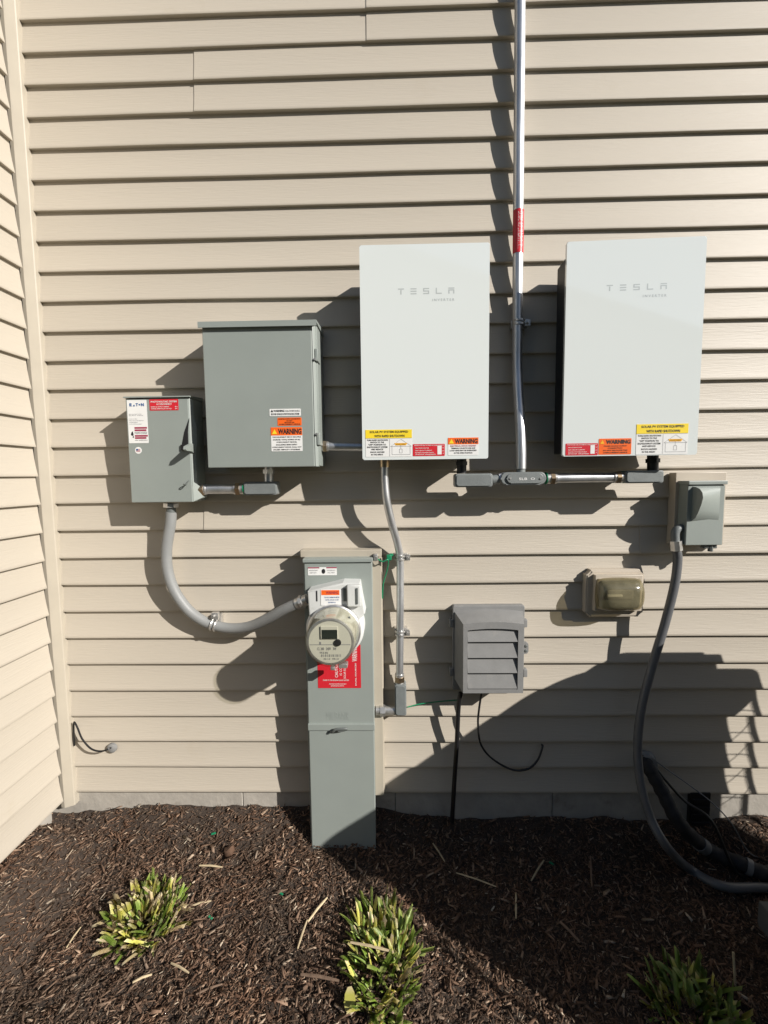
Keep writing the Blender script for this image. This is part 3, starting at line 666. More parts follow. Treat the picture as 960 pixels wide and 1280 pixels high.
# bent conduit from the left inverter down the wall
bent = thing('bent_conduit', 'S-bent steel conduit dropping from the left inverter past the meter cabinet', 'conduit', W(500,850,.03))
pts = [W(481,574,.085), W(481,600,.085), W(483.5,626,.082), W(490,655,.066), W(497,680,.042), W(500,700,.030), W(500.3,740,.028), W(500,790,.03), W(499.5,852,.03)]
bm = NB(); tube(bm, spline(pts, 10), .0135, 20); obj('pipe', bm, 'emt', bent)
bm = NB(); cyl(bm, W(481,584,.085), W(481,575,.085), .018, 18); obj('coupling', bm, 'brass', bent)
b1, b2, b3 = NB(), NB(), NB(); connector(b1, b2, b3, W(499.5,858,.03), W(499.5,842,.03), .0138); o1 = obj('coupling', b1, 'zinc', bent); obj('nut', b2, 'brass', o1); obj('seal', b3, 'green', o1)
elbow('upright grey conduit elbow low beside the meter cabinet', rect(493.5,856,508,895,.05), .05,
      side=(W(496,888,.032), W(470,888,.032), .0165, 'zinc', 'zinc'))
bm = NB()
# grey flexible conduit to the meter
fl = thing('flexible_conduit', 'thick grey flexible conduit looping from the switch box to the meter', 'conduit', W(268,784,.03))
pts = [W(214,640,.05), W(213,655,.049), W(208.5,685,.046), W(209.5,712,.043), W(218,738,.04), W(234,761,.036), W(252,775,.034), W(269,782,.034), W(290,785.5,.04), W(312,783,.055), W(335,773,.08), W(355,762,.10), W(377,752,.115)]
bm = NB(); tube(bm, spline(pts, 12), .0185, 20); obj('hose', bm, 'flex', fl)
bm = NB(); cyl(bm, W(214,629,.05), W(214,644,.05), .016, 16); c_ = obj('fitting', bm, 'grey_dark', fl)
bm = NB(); cyl(bm, W(214,629,.05), W(214,634,.05), .026, 8); obj('nut', bm, 'zinc', c_)
bm = NB(); a, b = W(371,754.5,.112), W(385,749,.12); cyl(bm, a, b, .0195, 18); c_ = obj('fitting', bm, 'zinc', fl)
bm = NB(); cyl(bm, a+(b-a)*.35, a+(b-a)*.6, .023, 8); obj('nut', bm, 'zinc', c_)
# clamp on the flexible conduit
c = W(268,781,.034); cl = thing('conduit_clamp', 'bright steel clamp gripping the grey flexible conduit at its lowest bend', 'clamp', (c.x, 0, c.z), 'steel conduit clamps')
t = (W(290,785.5,.04)-W(252,775,.034)).normalized(); u = Vector((0,-1,0)); u = (u-t*u.dot(t)).normalized(); v = t.cross(u)
for s_ in (-.007, .007):
    bm = NB(); tube(bm, [c+t*s_+(u*math.cos(R(k*15))+v*math.sin(R(k*15)))*.0205 for k in range(25)], .0032, 8, cap=False); obj('strap', bm, 'zinc', cl)
bm = NB(); p = c+Vector((.004,0,.034)); bx(bm, p.x-.013, p.x+.013, -.040, -.022, p.z-.014, p.z+.012, .002); obj('ear', bm, 'zinc', cl)
bm = NB(); cyl(bm, (p.x-.004,-.05,p.z), (p.x-.004,-.018,p.z), .006, 6); obj('bolt', bm, 'zinc', cl)
bm = NB(); bx(bm, c.x-.016, c.x+.016, -.014, .006, c.z-.016, c.z+.034, .001); obj('base', bm, 'zinc', cl)

# ------------------------------------------------------------------ meter cabinet
d = .088
X0, X1 = (W(381,702,d).x+W(388.5,1055,d).x)/2, (W(466.5,702,d).x+W(469,1055,d).x)/2
Zt = W(420,701,d).z; Zs = W(430,908,d).z
mc = thing('meter_cabinet', 'tall narrow grey meter cabinet standing in the mulch against the wall', 'meter cabinet', ((X0+X1)/2, 0, -.1))
bm = NB(); bx(bm, X0-.006, X1-.003, -(d-.016), -.004, -.35, Zt+.004, .0015); obj('enclosure', bm, 'grey', mc)
bm = NB(); bx(bm, X0, X1, -d, -(d-.02), Zs+.004, Zt-.006, .003); obj('upper_cover', bm, 'grey', mc)
bm = NB(); bx(bm, X0+.001, X1-.001, -d-.002, -(d-.02), -.35, Zs-.014, .003); obj('lower_cover', bm, 'grey', mc)
bm = NB(); bx(bm, X0-.001, X1+.001, -d-.006, -(d-.01), Zs-.013, Zs+.012, .002); obj('cover_lip', bm, 'grey', mc)
bm = NB(); bx(bm, X0-.004, X1+.002, -d-.006, .0, Zt-.005, Zt+.008, .002); obj('rain_cap', bm, 'grey', mc)
bm = NB(); p = W(425,912,d+.008)
tube(bm, spline([p+Vector((-.032,-.001,-.010)), p+Vector((-.024,-.007,-.003)), p+Vector((-.014,-.009,.006)), p+Vector((.012,-.009,.008)), p+Vector((.024,-.006,.006)), p+Vector((.014,-.005,.001)), p+Vector((-.006,-.005,-.002))], 6), .0045, 8); obj('latch', bm, 'grey_dark', mc)
bm = NB(); bx(bm, p.x-.008, p.x+.010, p.y-.008, p.y+.001, p.z-.003, p.z+.003, .001); obj('latch_tag', bm, 'paper', mc)
bm = NB(); q = rect(408,890,437,900,d); text(bm, 'MILBANK', q[0], q[1], q[2], q[3], 0, 0.0)
ext = bmesh.ops.extrude_face_region(bm, geom=list(bm.faces))
for v in bm.verts: v.co.y = -d+.001
for g_ in ext['geom']:
    if isinstance(g_, bmesh.types.BMVert): g_.co.y = -d-.0005
obj('embossed_lettering', bm, 'grey', mc)
sticker(mc, 'danger_label', rect(385,709,421,719,d), -d, 'paper', bands=[(0,.86,.40,1,'maroon'), (.64,.86,1,1,'maroon')], texts=[('WATCH FOR LIVE PARTS',.04,.55,.34,.68,'inkgrey'), ('KEEP OUT',.06,.25,.30,.38,'inkgrey'), ('AUTHORIZED ONLY',.66,.55,.96,.68,'inkgrey'), ('CALL UTILITY',.68,.25,.94,.38,'inkgrey')])
bm = NB(); c = W(404.5,714,d); prism(bm, [(c.x+.0075*math.cos(k*math.pi/8)*.8, c.z+.0085*math.sin(k*math.pi/8)) for k in range(16)], -d-.0016, -d-.0012); obj('pictogram', bm, 'ink', mc)
s = sticker(mc, 'power_warning_label', rect(397,806,451,860,d), -d, 'red', texts=[('WARNING',.80,.62,.92,.95,'paper',.01,True), ('DUAL SOURCES',.865,.06,.895,.58,'paper',.02,True), ('SOLAR ELECTRIC SYSTEM',.60,.22,.65,.84,'paper',.0,True), ('IS CONNECTED',.51,.30,.56,.84,'paper',.0,True), ('CAUTION',.40,.25,.47,.60,'paper',.01,True),
    ('POWER TO THIS BUILDING IS ALSO SUPPLIED',.12,.17,.72,.20,'paper'), ('FROM ROOF MOUNTED SOLAR ARRAY',.26,.085,.66,.11,'paper'), ('DISCONNECT AT SWITCH',.30,.04,.60,.065,'paper')])
# cream trim round the cabinet
tr = thing('cabinet_trim', 'cream trim channel framing the top and right side of the meter cabinet', 'trim', (X1, 0, .4))
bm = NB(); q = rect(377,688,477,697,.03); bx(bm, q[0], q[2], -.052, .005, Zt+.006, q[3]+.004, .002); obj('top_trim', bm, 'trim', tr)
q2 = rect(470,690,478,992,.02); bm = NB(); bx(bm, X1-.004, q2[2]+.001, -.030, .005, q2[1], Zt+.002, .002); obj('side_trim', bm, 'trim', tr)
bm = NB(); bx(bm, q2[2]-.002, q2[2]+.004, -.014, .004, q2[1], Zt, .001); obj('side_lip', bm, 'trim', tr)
bm = NB(); bx(bm, X0-.014, X0-.007, -.020, .005, -.02, Zt+.012, .001); obj('left_lip', bm, 'grey_dark', tr)

# meter collar (white adapter) and meter
mcx = W(418,788,.16)
col = thing('meter_collar', 'white plastic meter adapter collar holding the round meter', 'meter adapter', (mcx.x, -d, mcx.z))
bm = NB(); lathe_y(bm, Vector((mcx.x, -d, mcx.z)), [(.098,0),(.098,.055),(.094,.062),(.088,.066)], 48); obj('ring', bm, 'meterwhite', col)
bm = NB(); P = [W(*p, .16) for p in ((384,740),(428,729.5),(449,730),(452,748),(456,768),(440,785),(386,772))]
prism(bm, [(p.x, p.z) for p in P], -.155, -d+.001, .005); obj('housing', bm, 'meterwhite', col)
bm = NB(); q = rect(434,731,451,758,.165); bx(bm, q[0], q[2], -.172, -.15, q[1], q[3], .004); obj('latch_block', bm, 'meterwhite', col)
bm = NB(); q = rect(445,735,447.5,755,.172); bx(bm, q[0], q[2], -.175, -.17, q[1], q[3], .001); q = rect(429,736,433,752,.16); bx(bm, q[0], q[2], -.157, -.15, q[1], q[3]); obj('latch_slot', bm, 'grey_dark', col)
bm = NB(); q = rect(395,739,396.5,752,.16); bx(bm, q[0], q[2], -.1562, -.15, q[1], q[3]); obj('slot', bm, 'ink', col)
sticker(col, 'warning_label', rect(401,737,427,757,.156), -.1555, 'paper', bands=[(.03,.66,.90,.97,'orange')], texts=[('WARNING',.25,.73,.85,.9,'maroon',.02), ('DO NOT REMOVE METER',.18,.48,.9,.56,'blue'), ('UNTIL SOLAR IS OFF',.22,.32,.86,.40,'blue'), ('READ MANUAL',.35,.16,.72,.24,'blue')])
mt = thing('electric_meter', 'round cream electric meter with dark display under a clear dome', 'meter', (mcx.x, -.155, mcx.z))
cm = Vector((mcx.x, -.155, mcx.z))
bm = NB(); lathe_y(bm, cm, [(.084,0),(.0885,.003),(.0885,.014),(.084,.017)], 48); obj('locking_ring', bm, 'zinc', mt)
bm = NB(); lathe_y(bm, cm, [(.083,.012),(.082,.030),(.0775,.075),(.0765,.088),(.0745,.100)], 48); obj('barrel', bm, 'meterbase', mt)
bm = NB(); lathe_y(bm, cm, [(.0845,.012),(.0838,.030),(.0800,.075),(.0790,.104),(.0765,.113),(.070,.1165),(.03,.1180)], 48); obj('dome', bm, 'dome', mt)
bm = NB(); lathe_y(bm, cm, [(.0745,.0995),(.0742,.106),(.070,.1075)], 48); rim = obj('face_rim', bm, 'zinc', mt)
cf = cm+Vector((0,-.1082,0))
bm = NB(); prism(bm, [(cf.x+.066*math.cos(k*math.pi/24), cf.z+.066*math.sin(k*math.pi/24)) for k in range(48)], cf.y, cf.y+.003); fc = obj('face', bm, 'meterface', mt)
def arc_rect(u0, v0, u1, v1): return cf.x+u0*.066, cf.z+v0*.066, cf.x+u1*.066, cf.z+v1*.066
yf = cf.y
q = arc_rect(-.42,.18,.38,.78); bm = NB(); bx(bm, q[0], q[2], yf-.004, yf, q[1], q[3], .001); bz = obj('display_bezel', bm, 'meterface', mt)
q = arc_rect(-.36,.20,.36,.62); bm = NB(); bx(bm, q[0], q[2], yf-.0048, yf-.003, q[1], q[3]); obj('display', bm, 'lcd', mt)
bm = NB(); quad(bm, *arc_rect(-.96,-.13,.96,-.10), yf-.0004); quad(bm, *arc_rect(-.5,-.10,-.42,.02), yf-.0004); obj('face_line', bm, 'inkgrey', fc)
bm = NB(); lathe_y(bm, Vector((cf.x+.024, yf, cf.z-.001)), [(.011,0),(.0105,.0035),(.008,.004)], 20); obj('optical_port', bm, 'ink', mt)
bm = NB(); text(bm, 'CL 200   240V   3W', *arc_rect(-.60,-.38,.30,-.24), yf-.0005); text(bm, 'TYPE 2S  60Hz', *arc_rect(-.5,-.55,-.1,-.45), yf-.0005)
for k in range(26):
    if (k*7) % 5 < 3: quad(bm, *arc_rect(-.42+k*.036,-.70,-.42+k*.036+.02,-.58), yf-.0005)
text(bm, 'Kh 1.0   P/R 24', *arc_rect(-.30,-.84,.40,-.76), yf-.0005); obj('lettering', bm, 'inkgrey', fc)
bm = NB(); p = Vector((cm.x+.052, -.155-.050, cm.z+.052)); tube(bm, spline([p+Vector((-.014,.004,-.020)), p+Vector((-.010,-.006,-.004)), p+Vector((.004,-.004,.010)), p+Vector((.002,.0,-.004)), p+Vector((-.012,.002,-.022))], 5), .0022, 6); obj('seal_wire', bm, 'grey_dark', mt)
bm = NB(); p = W(430,832,.17)
bx(bm, p.x-.018, p.x+.012, -.178, -.15, p.z-.006, p.z+.008, .002); bx(bm, p.x-.045, p.x-.03, -.176, -.15, p.z-.014, p.z-.002, .002); obj('ring_clasp', bm, 'zinc', mt)

# ground wire at the top right of the meter cabinet
gw = thing('ground_wire', 'green ground wire and lug at the top right corner of the meter cabinet', 'wire', W(484,697,.03))
bm = NB(); tube(bm, spline([W(471,698,.045), W(478,702,.05), W(485,700,.05), W(484,712,.03), W(479,730,.018), W(478,748,.012)], 8), .0025, 8); obj('wire', bm, 'green', gw)
bm = NB(); p = W(486,696,.045); bx(bm, p.x-.008, p.x+.010, p.y-.006, p.y+.006, p.z-.012, p.z+.008, .003); bx(bm, p.x+.002, p.x+.016, p.y-.003, p.y+.004, p.z+.002, p.z+.012, .002); obj('lug', bm, 'green', gw)
bm = NB(); p = W(470,697,.07); bx(bm, p.x-.009, p.x+.006, -.075, -.05, p.z-.012, p.z+.012, .002); cyl(bm, p+Vector((-.002,-.012,0)), p+Vector((-.002,.01,0)), .006, 8); obj('bonding_clamp', bm, 'zinc', gw)
bm = NB(); tube(bm, spline([W(509,884,.02), W(525,880,.012), W(548,877,.008), W(572,875,.008)], 8), .0022, 8)
tag(obj('ground_wire', bm, 'green', None, origin=W(540,878,.01)), 'thin green wire running along the siding below the louvered grey box', 'wire')

# ------------------------------------------------------------------ louvered grey plastic box
q0 = rect(566,757,655,866,.02); db = .098
q1 = rect(579,779,654.5,866.5,db)
vb = thing('louvered_box', 'weathered grey plastic box with four louvers on the siding', 'utility box', ((q0[0]+q0[2])/2, 0, q0[1]))
bm = NB(); prism(bm, rrect(q0[0], q0[1]+.012, q0[2], q0[3], .006, 4), -.022, .004, .002); obj('back_plate', bm, 'plastic', vb)
# hood: side walls, top and front frame as one shell with a louvered opening
X0, X1, Z0, Z1 = q0[0]+.008, q1[2], q1[1], q1[3]
hx0, hx1 = q1[0], q1[2]; 
op = rect(584.5,786,647.5,862,db)
bm = NB()
def arch(x, z, h): u = (x-(hx0+hx1)/2)/((hx1-hx0)/2); return z+h*(1-u*u)
n = 14
xs = [hx0+(hx1-hx0)*k/n for k in range(n+1)]; xo = [op[0]+(op[2]-op[0])*k/n for k in range(n+1)]
top_b = [bm.verts.new((q0[0]+.006+(q0[2]-q0[0]-.012)*k/n, -.022, arch(hx0+(hx1-hx0)*k/n, q0[3]-.022, .010))) for k in range(n+1)]
top_f = [bm.verts.new((x, -db, arch(x, Z1-.004, .008))) for x in xs]
opn_t = [bm.verts.new((x, -db, arch(x, op[3]-.008, .008))) for x in xo]
bot_f = [bm.verts.new((x, -db, Z0)) for x in xs]; opn_b = [bm.verts.new((x, -db, op[1])) for x in xo]
for k in range(n):
    bm.faces.new((top_b[k], top_b[k+1], top_f[k+1], top_f[k])); bm.faces.new((top_f[k], top_f[k+1], opn_t[k+1], opn_t[k])); bm.faces.new((opn_b[k], opn_b[k+1], bot_f[k+1], bot_f[k]))
bm.faces.new((top_f[0], opn_t[0], opn_b[0], bot_f[0])); bm.faces.new((top_f[-1], bot_f[-1], opn_b[-1], opn_t[-1]))
lb = bm.verts.new((q0[0]+.006, -.022, Z0+.016)); rb = bm.verts.new((q0[2]-.006, -.022, Z0+.016))
bm.faces.new((top_b[0], top_f[0], bot_f[0], lb)); bm.faces.new((top_b[-1], rb, bot_f[-1], top_f[-1])); bm.faces.new([lb]+bot_f+[rb])
# reveal of the opening
dp = .016
rt_ = [bm.verts.new((v.co.x, -db+dp, v.co.z)) for v in opn_t]; rb_ = [bm.verts.new((v.co.x, -db+dp, v.co.z)) for v in opn_b]
for k in range(n):
    bm.faces.new((opn_t[k], opn_t[k+1], rt_[k+1], rt_[k])); bm.faces.new((opn_b[k], rb_[k], rb_[k+1], opn_b[k+1])); bm.faces.new((rt_[k], rt_[k+1], rb_[k+1], rb_[k]))
bm.faces.new((opn_t[0], rt_[0], rb_[0], opn_b[0])); bm.faces.new((opn_t[-1], opn_b[-1], rb_[-1], rt_[-1]))
obj('hood', bm, 'plastic', vb, sharp=22)
zz = [W(615, y, db).z for y in (803,823,842,861.5)]; tops = [op[3]]+[z for z in zz[:3]]
for k in range(4):
    bm = NB(); z0, z1 = zz[k]+.0015, tops[k]-.0015
    if k == 0:
        m_ = 10; f_ = [(op[0]+.001+(op[2]-op[0]-.002)*i/m_) for i in range(m_+1)]
        pts = [(op[0]+.001, z0), (op[2]-.001, z0)]+[(x, arch(x, op[3]-.011, .008)) for x in f_[::-1]]
    else: pts = [(op[0]+.001, z0), (op[2]-.001, z0), (op[2]-.001, z1), (op[0]+.001, z1)]
    zt = max(p[1] for p in pts)
    prism(bm, pts, 0, .0015)
    for v in bm.verts: u = (v.co.z-z0)/(zt-z0); v.co.y = -db+.0008+.0105*u+v.co.y
    obj('louver', bm, 'plastic', vb)
for px, py, nm in ((564,779,'clip'), (564,840,'clip'), (656,779,'clip'), (656,841,'clip')):
    p = W(px, py, .02); bm = NB(); bx(bm, p.x-.006, p.x+.008, -.026, -.004, p.z-.014, p.z+.014, .002); obj('clip', bm, 'plastic', vb)
p = W(657.5,811,.02); bm = NB(); prism(bm, rrect(p.x-.014, p.z-.022, p.x+.011, p.z+.022, .010, 5), -.014, -.004, .001); hs = obj('hasp', bm, 'plastic', vb)
for dz in (.008, -.010):
    bm = NB(); lathe_y(bm, Vector((p.x+.001, -.014, p.z+dz)), [(.0055,-.001),(.0055,.0015),(.004,.0025)], 14); obj('hasp_screw', bm, 'grey_dark', hs)
# cables under it
bm = NB(); tube(bm, spline([W(576,866,.05), W(573,885,.045), W(571,930,.035), W(568,975,.03), W(565,1028,.03)], 8), .0085, 12)
tag(obj('black_conduit', bm, 'cable', None, origin=W(565,1026,.03)), 'straight black cable tube dropping from the louvered grey box into the mulch', 'cable')
bm = NB(); tube(bm, spline([W(602,866,.05), W(599,885,.045), W(597.5,905,.04), W(601,930,.03), (W(615,948,.02)), W(640,962,.018), W(660,961,.018), W(672,950,.016), W(678,934,.008), W(677.5,931,-.004)], 8), .0038, 10)
tag(obj('looped_cable', bm, 'cable', None, origin=W(640,955,.02)), 'thin black cable hanging in a loop from the louvered grey box into the siding', 'cable')

# ------------------------------------------------------------------ outlet with clear cover
oc = thing('outlet_cover', 'cream siding outlet block with a yellowed clear bubble cover', 'outlet', W(770,740,0))
def notch(x0, z0, x1, z1, c):
    k = c*.45
    return [(x0+c, z0), (x1-c, z0), (x1-c, z0+k), (x1-k, z0+c), (x1, z0+c), (x1, z1-c), (x1-k, z1-c), (x1-c, z1-k), (x1-c, z1), (x0+c, z1), (x0+c, z1-k), (x0+k, z1-c), (x0, z1-c), (x0, z0+c), (x0+k, z0+c), (x0+c, z0+k)]
q = rect(732,712,804.5,771,.022); bm = NB(); prism(bm, notch(*q, .016), -.022, .006, .002); obj('mounting_block', bm, 'creamplastic', oc)
bm = NB(); g = .005; prism(bm, notch(q[0]+g, q[1]+g, q[2]-g, q[3]-g, .015), -.0245, -.021, .001); obj('block_rim', bm, 'creamplastic', oc)
q = rect(744,719,803,764,.045); bm = NB(); bx(bm, q[0], q[2], -.045, -.02, q[1], q[3], .002); obj('raised_plate', bm, 'creamplastic', oc)
q = rect(753,727,807,765,.085); 
bm = NB(); prism(bm, rrect(q[0]+.004, q[1]+.004, q[2]-.004, q[3]-.004, .012, 5), -.058, -.044); obj('gasket', bm, 'grey_dark', oc)
cz = (q[1]+q[3])/2; cw, ch = (q[2]-q[0])/2, (q[3]-q[1])/2; ccx = (q[0]+q[2])/2
bm = NB(); bx(bm, ccx-cw*.62, ccx+cw*.62, -.064, -.056, cz-ch*.30, cz+ch*.34, .004); obj('receptacle', bm, 'plastic', oc)
bm = NB(); bx(bm, ccx-cw*.66, ccx+cw*.05, -.072, -.063, cz-ch*.10, cz+ch*.06, .002); obj('wire_guard', bm, 'paper', oc)
def dome_shell(bm, off, n=16, m=12):
    G = []
    for a in range(n+1):
        row = []
        for b in range(m+1):
            u, v = math.sin((a/n-.5)*math.pi), math.sin((b/m-.5)*math.pi)
            k = .16; su, sv = u*math.sqrt(1-k*v*v), v*math.sqrt(1-k*u*u)      # rounded corners
            h_ = ((1-abs(u)**5)*(1-abs(v)**5))**.5*(.044+.010*(1-v*v))
            row.append(bm.verts.new((ccx+su*(cw+.002-off)*1.08, -.046-max(0, h_-off), cz+sv*(ch+.001-off)*1.08)))
        G.append(row)
    for a in range(n):
        for b in range(m): bm.faces.new((G[a][b], G[a+1][b], G[a+1][b+1], G[a][b+1]))
bm = NB(); dome_shell(bm, 0); obj('bubble_cover', bm, 'clear', oc, sharp=80)
bm = NB(); prism(bm, rrect(q[0]-.002, q[1]-.002, q[2]+.002, q[3]+.002, .012, 5), -.049, -.0445, .001); obj('cover_rim', bm, 'creamplastic', oc)

# ------------------------------------------------------------------ condenser disconnect with pull cover
ds = .082
ad = thing('pullout_disconnect', 'small grey pull-out disconnect box on a cream block, feeding the dark flexible conduit', 'switch box', W(880,640,0))
q = rect(841,592,905,682,.03); bm = NB(); bx(bm, q[0]+.004, q[2], -.034, .005, q[1]+.004, q[3]+.004, .0015); obj('mounting_block', bm, 'creamplastic', ad)
q = rect(859,602,906,681,ds); bm = NB(); bx(bm, q[0], q[2]-.004, -(ds-.006), -.033, q[1], q[3], .002); obj('enclosure', bm, 'grey', ad)
bm = NB(); bx(bm, q[0]-.001, q[2]-.003, -ds, -(ds-.008), q[1]-.001, q[3]-.012, .002); obj('cover', bm, 'grey', ad)
bm = NB(); bx(bm, q[0]-.003, q[2]+.001, -ds-.006, -.033, q[3]-.010, q[3]+.003, .002); obj('rain_cap', bm, 'grey', ad)
h = rect(864,608,899,652,ds); hh = h[3]-h[1]; yb = -ds+.001; bm = NB()
lp = [(.0,.0),(.016,.12),(.029,.30),(.041,.52),(.047,.70),(.043,.84),(.030,.94),(.012,.985),(.0,1.0)]
Lv = [bm.verts.new((h[0]+.002+(.004 if 0 < k < 8 else 0), yb-a, h[1]+b*hh)) for k, (a, b) in enumerate(lp)]
Mv = [bm.verts.new((h[0]+.010+.35*(h[2]-h[0]), yb-a*.62, h[1]+.004*(1-b)+b*hh)) for a, b in lp]
Rv = [bm.verts.new((h[2], yb-min(a, .003), h[1]+b*hh)) for a, b in lp]
for A_, B_ in ((Lv, Mv), (Mv, Rv)):
    for k in range(8): bm.faces.new((A_[k], B_[k], B_[k+1], A_[k+1]))
bm.faces.new(Lv); obj('pull_handle', bm, 'grey', ad, sharp=40)
bm = NB(); p = W(885,683,.06); bx(bm, p.x-.02, p.x+.024, -.070, -.05, p.z-.006, p.z+.008, .002); cyl(bm, p+Vector((.004,-.006,.004)), p+Vector((.004,-.006,-.016)), .008, 8); obj('hasp', bm, 'grey_dark', ad)
wh = thing('whip_conduit', 'long dark grey flexible conduit sweeping from the pull-out disconnect down over the mulch', 'conduit', W(800,930,.08))
g1, g2, g3 = Gd(862,1086,.02), Gd(905,1108,.02), Gd(962,1110,.02)
pts = [W(845,684,.062), W(847,700,.062), W(843,732,.066), W(831,780,.07), W(816,830,.075), W(802,885,.085), W(797,935,.10), W(801,980,.13), W(813,1022,.165), W(834,1059,.20), g1, g2, g3, g3+Vector((.22,-.03,.0))]
bm = NB(); tube(bm, spline(pts, 10), .0145, 16); obj('hose', bm, 'whip', wh)
bm = NB(); tube(bm, spline([W(852,660,.058), W(847,661,.062), W(844,667,.063), W(844.5,680,.062)], 6), .0135, 14); ft = obj('elbow_fitting', bm, 'castgrey', wh)
bm = NB(); cyl(bm, W(844.5,676,.062), W(845.5,688,.062), .019, 8); obj('nut', bm, 'zinc', ft)

# ------------------------------------------------------------------ refrigerant lines
sl = thing('wall_sleeve', 'grey plastic sleeve low in the wall where the black foam pipe comes out', 'pipe sleeve', W(806,950,0))
bm = NB(); lathe_y(bm, W(806,951,0)+Vector((0,.004,0)), [(.040,0),(.040,.010),(.034,.014),(.032,.030)], 24); obj('collar', bm, 'plastic', sl)
ip = thing('insulated_pipe', 'thick black foam-covered refrigerant pipe with grey tape bands lying on the mulch', 'pipe', W(830,990,.05))
ga, gb, gc = Gd(884,1061,.028), Gd(928,1080,.028), Gd(968,1094,.028)
pts = [W(804,950,.0), W(810,958,.035), W(828,990,.075), W(850,1030,.115), ga, gb, gc, gc+Vector((.18,-.02,.03))]
sp_ = spline(pts, 10); bm = NB(); tube(bm, sp_, [.0235+.0018*math.sin(i*1.7) for i in range(len(sp_))], 18); obj('foam', bm, 'rubber', ip)
for f_, ln_ in ((.53, 2), (.72, 2)):
    i = int(f_*len(sp_)); bm = NB(); tube(bm, sp_[i:i+ln_+1], .0262, 18); obj('tape_band', bm, 'tape', ip)
def ground_cable(name, label, pts, r, m='cable'):
    bm = NB(); tube(bm, spline(pts, 8), r, 8); tag(obj(name, bm, m, None, origin=pts[1]), label, 'cable')
ground_cable('thin_pipe', 'thin black line lying just above the thick foam pipe', [W(812,950,.02), W(832,975,.05), W(857,1002,.07), W(890,1027,.10), Gd(925,1048,.02), Gd(962,1066,.015), Gd(1010,1078,.015)], .0055)
ground_cable('control_wire', 'thin grey control wire slanting from the wall sleeve to the condenser', [W(815,948,.015), W(840,966,.04), W(868,986,.06), W(893,1006,.09), W(915,1030,.12), Gd(945,1055,.01), Gd(1000,1060,.012)], .0022, 'tape')
q = rect(864,993,889,1034,.01); fv = thing('foundation_vent', 'dark foundation vent hidden behind the black pipes', 'vent', ((q[0]+q[2])/2, 0, q[1]))
bm = NB(); bx(bm, q[0], q[2], -.004, .014, q[1]-.01, q[3], .001); obj('vent_frame', bm, 'cable', fv)
for k in range(4):
    bm = NB(); z = q[1]+.004+k*(q[3]-q[1]-.01)/4; bx(bm, q[0]+.004, q[2]-.004, -.010, -.003, z, z+.014, .001); obj('vent_slat', bm, 'cable', fv)

# ------------------------------------------------------------------ coax loop by the corner
cx_ = thing('coax_cable', 'thin black cable loop by the corner post, coming from a round wall grommet', 'cable', W(139,935,0))
bm = NB(); lathe_y(bm, W(139.5,935.5,0)+Vector((0,.008,0)), [(.018,0),(.018,.009),(.012,.013)], 20); obj('grommet', bm, 'plastic', cx_)
bm = NB(); tube(bm, spline([W(140,934,-.004), W(136,936,.014), W(126,939,.022), W(114,936,.026), W(103,924,.026), W(97,910,.022), W(93.2,903,.014), W(92,906,.008), W(92.3,920,.006), W(93,932,.001)], 8), .0032, 8); obj('cable', bm, 'cable', cx_)

# ------------------------------------------------------------------ air-conditioning condenser, just out of frame on the right: its shadow crosses the wall
AX0, AX1, AY0, AY1, ATOP, ABOT = 1.145, 1.925, -1.11, -.318, .815, -.155
pad = thing('condenser_pad', 'grey concrete pad under the air conditioning condenser', 'pad', ((AX0+AX1)/2, (AY0+AY1)/2, -.2))
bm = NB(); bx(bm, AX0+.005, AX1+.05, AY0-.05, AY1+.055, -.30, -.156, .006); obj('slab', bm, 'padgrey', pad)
ac = thing('condenser', 'grey outdoor air conditioning condenser standing on its pad beside the wall', 'air conditioner', ((AX0+AX1)/2, (AY0+AY1)/2, ABOT))
flat = lambda a, b, c: Vector((a, b, c))
def plan(i, r): return rrect(AX0+i, AY0+i, AX1-i, AY1-i, r, 8)
bm = NB(); prism(bm, plan(0, .13), ABOT, ABOT+.05, fn=flat); obj('base_pan', bm, 'acpaint', ac)
bm = NB(); prism(bm, plan(.046, .11), ABOT+.05, ATOP-.07, fn=flat); obj('coil', bm, 'coil', ac)
bm = NB(); prism(bm, plan(0, .13), ATOP-.075, ATOP-.012, fn=flat); obj('top_cover', bm, 'acpaint', ac)
bm = NB(); prism(bm, plan(.02, .12), ATOP-.0125, ATOP, fn=flat); obj('top_lid', bm, 'acpaint', ac)
bm = NB(); prism(bm, rrect(AX0+.165, AY0+.16, AX1-.205, AY1-.006, .035, 4), ATOP+.0005, ATOP+.046, fn=flat)
prism(bm, rrect(AX0+.185, AY0+.18, AX1-.26, AY1-.012, .03, 4), ATOP+.0465, ATOP+.060, fn=flat); obj('fan_guard', bm, 'acpaint', ac)
for sx, sy in ((AX0, AY0), (AX1, AY0), (AX0, AY1), (AX1, AY1)):
    bm = NB(); ix, iy = (1 if sx == AX0 else -1), (1 if sy == AY0 else -1); cxr, cyr = sx+.13*ix, sy+.13*iy
    a0 = math.atan2(-iy, -ix); pts = []
    for k in range(5): a_ = a0+math.copysign(1, ix*iy)*R(2+11*k/4); pts.append((cxr+.13*math.cos(a_), cyr+.13*math.sin(a_)))
    for k in range(5): a_ = a0+math.copysign(1, ix*iy)*R(13-11*k/4); pts.append((cxr+.118*math.cos(a_), cyr+.118*math.sin(a_)))
    prism(bm, pts, ABOT+.05, ATOP-.076, fn=flat); obj('corner_post', bm, 'acpaint', ac)
bm = NB(); loop = plan(.006, .125)
for k in range(9):
    z = ABOT+.12+k*.085; tube(bm, [Vector((a, b, z)) for a, b in loop+loop[:1]], .0016, 5, cap=False)
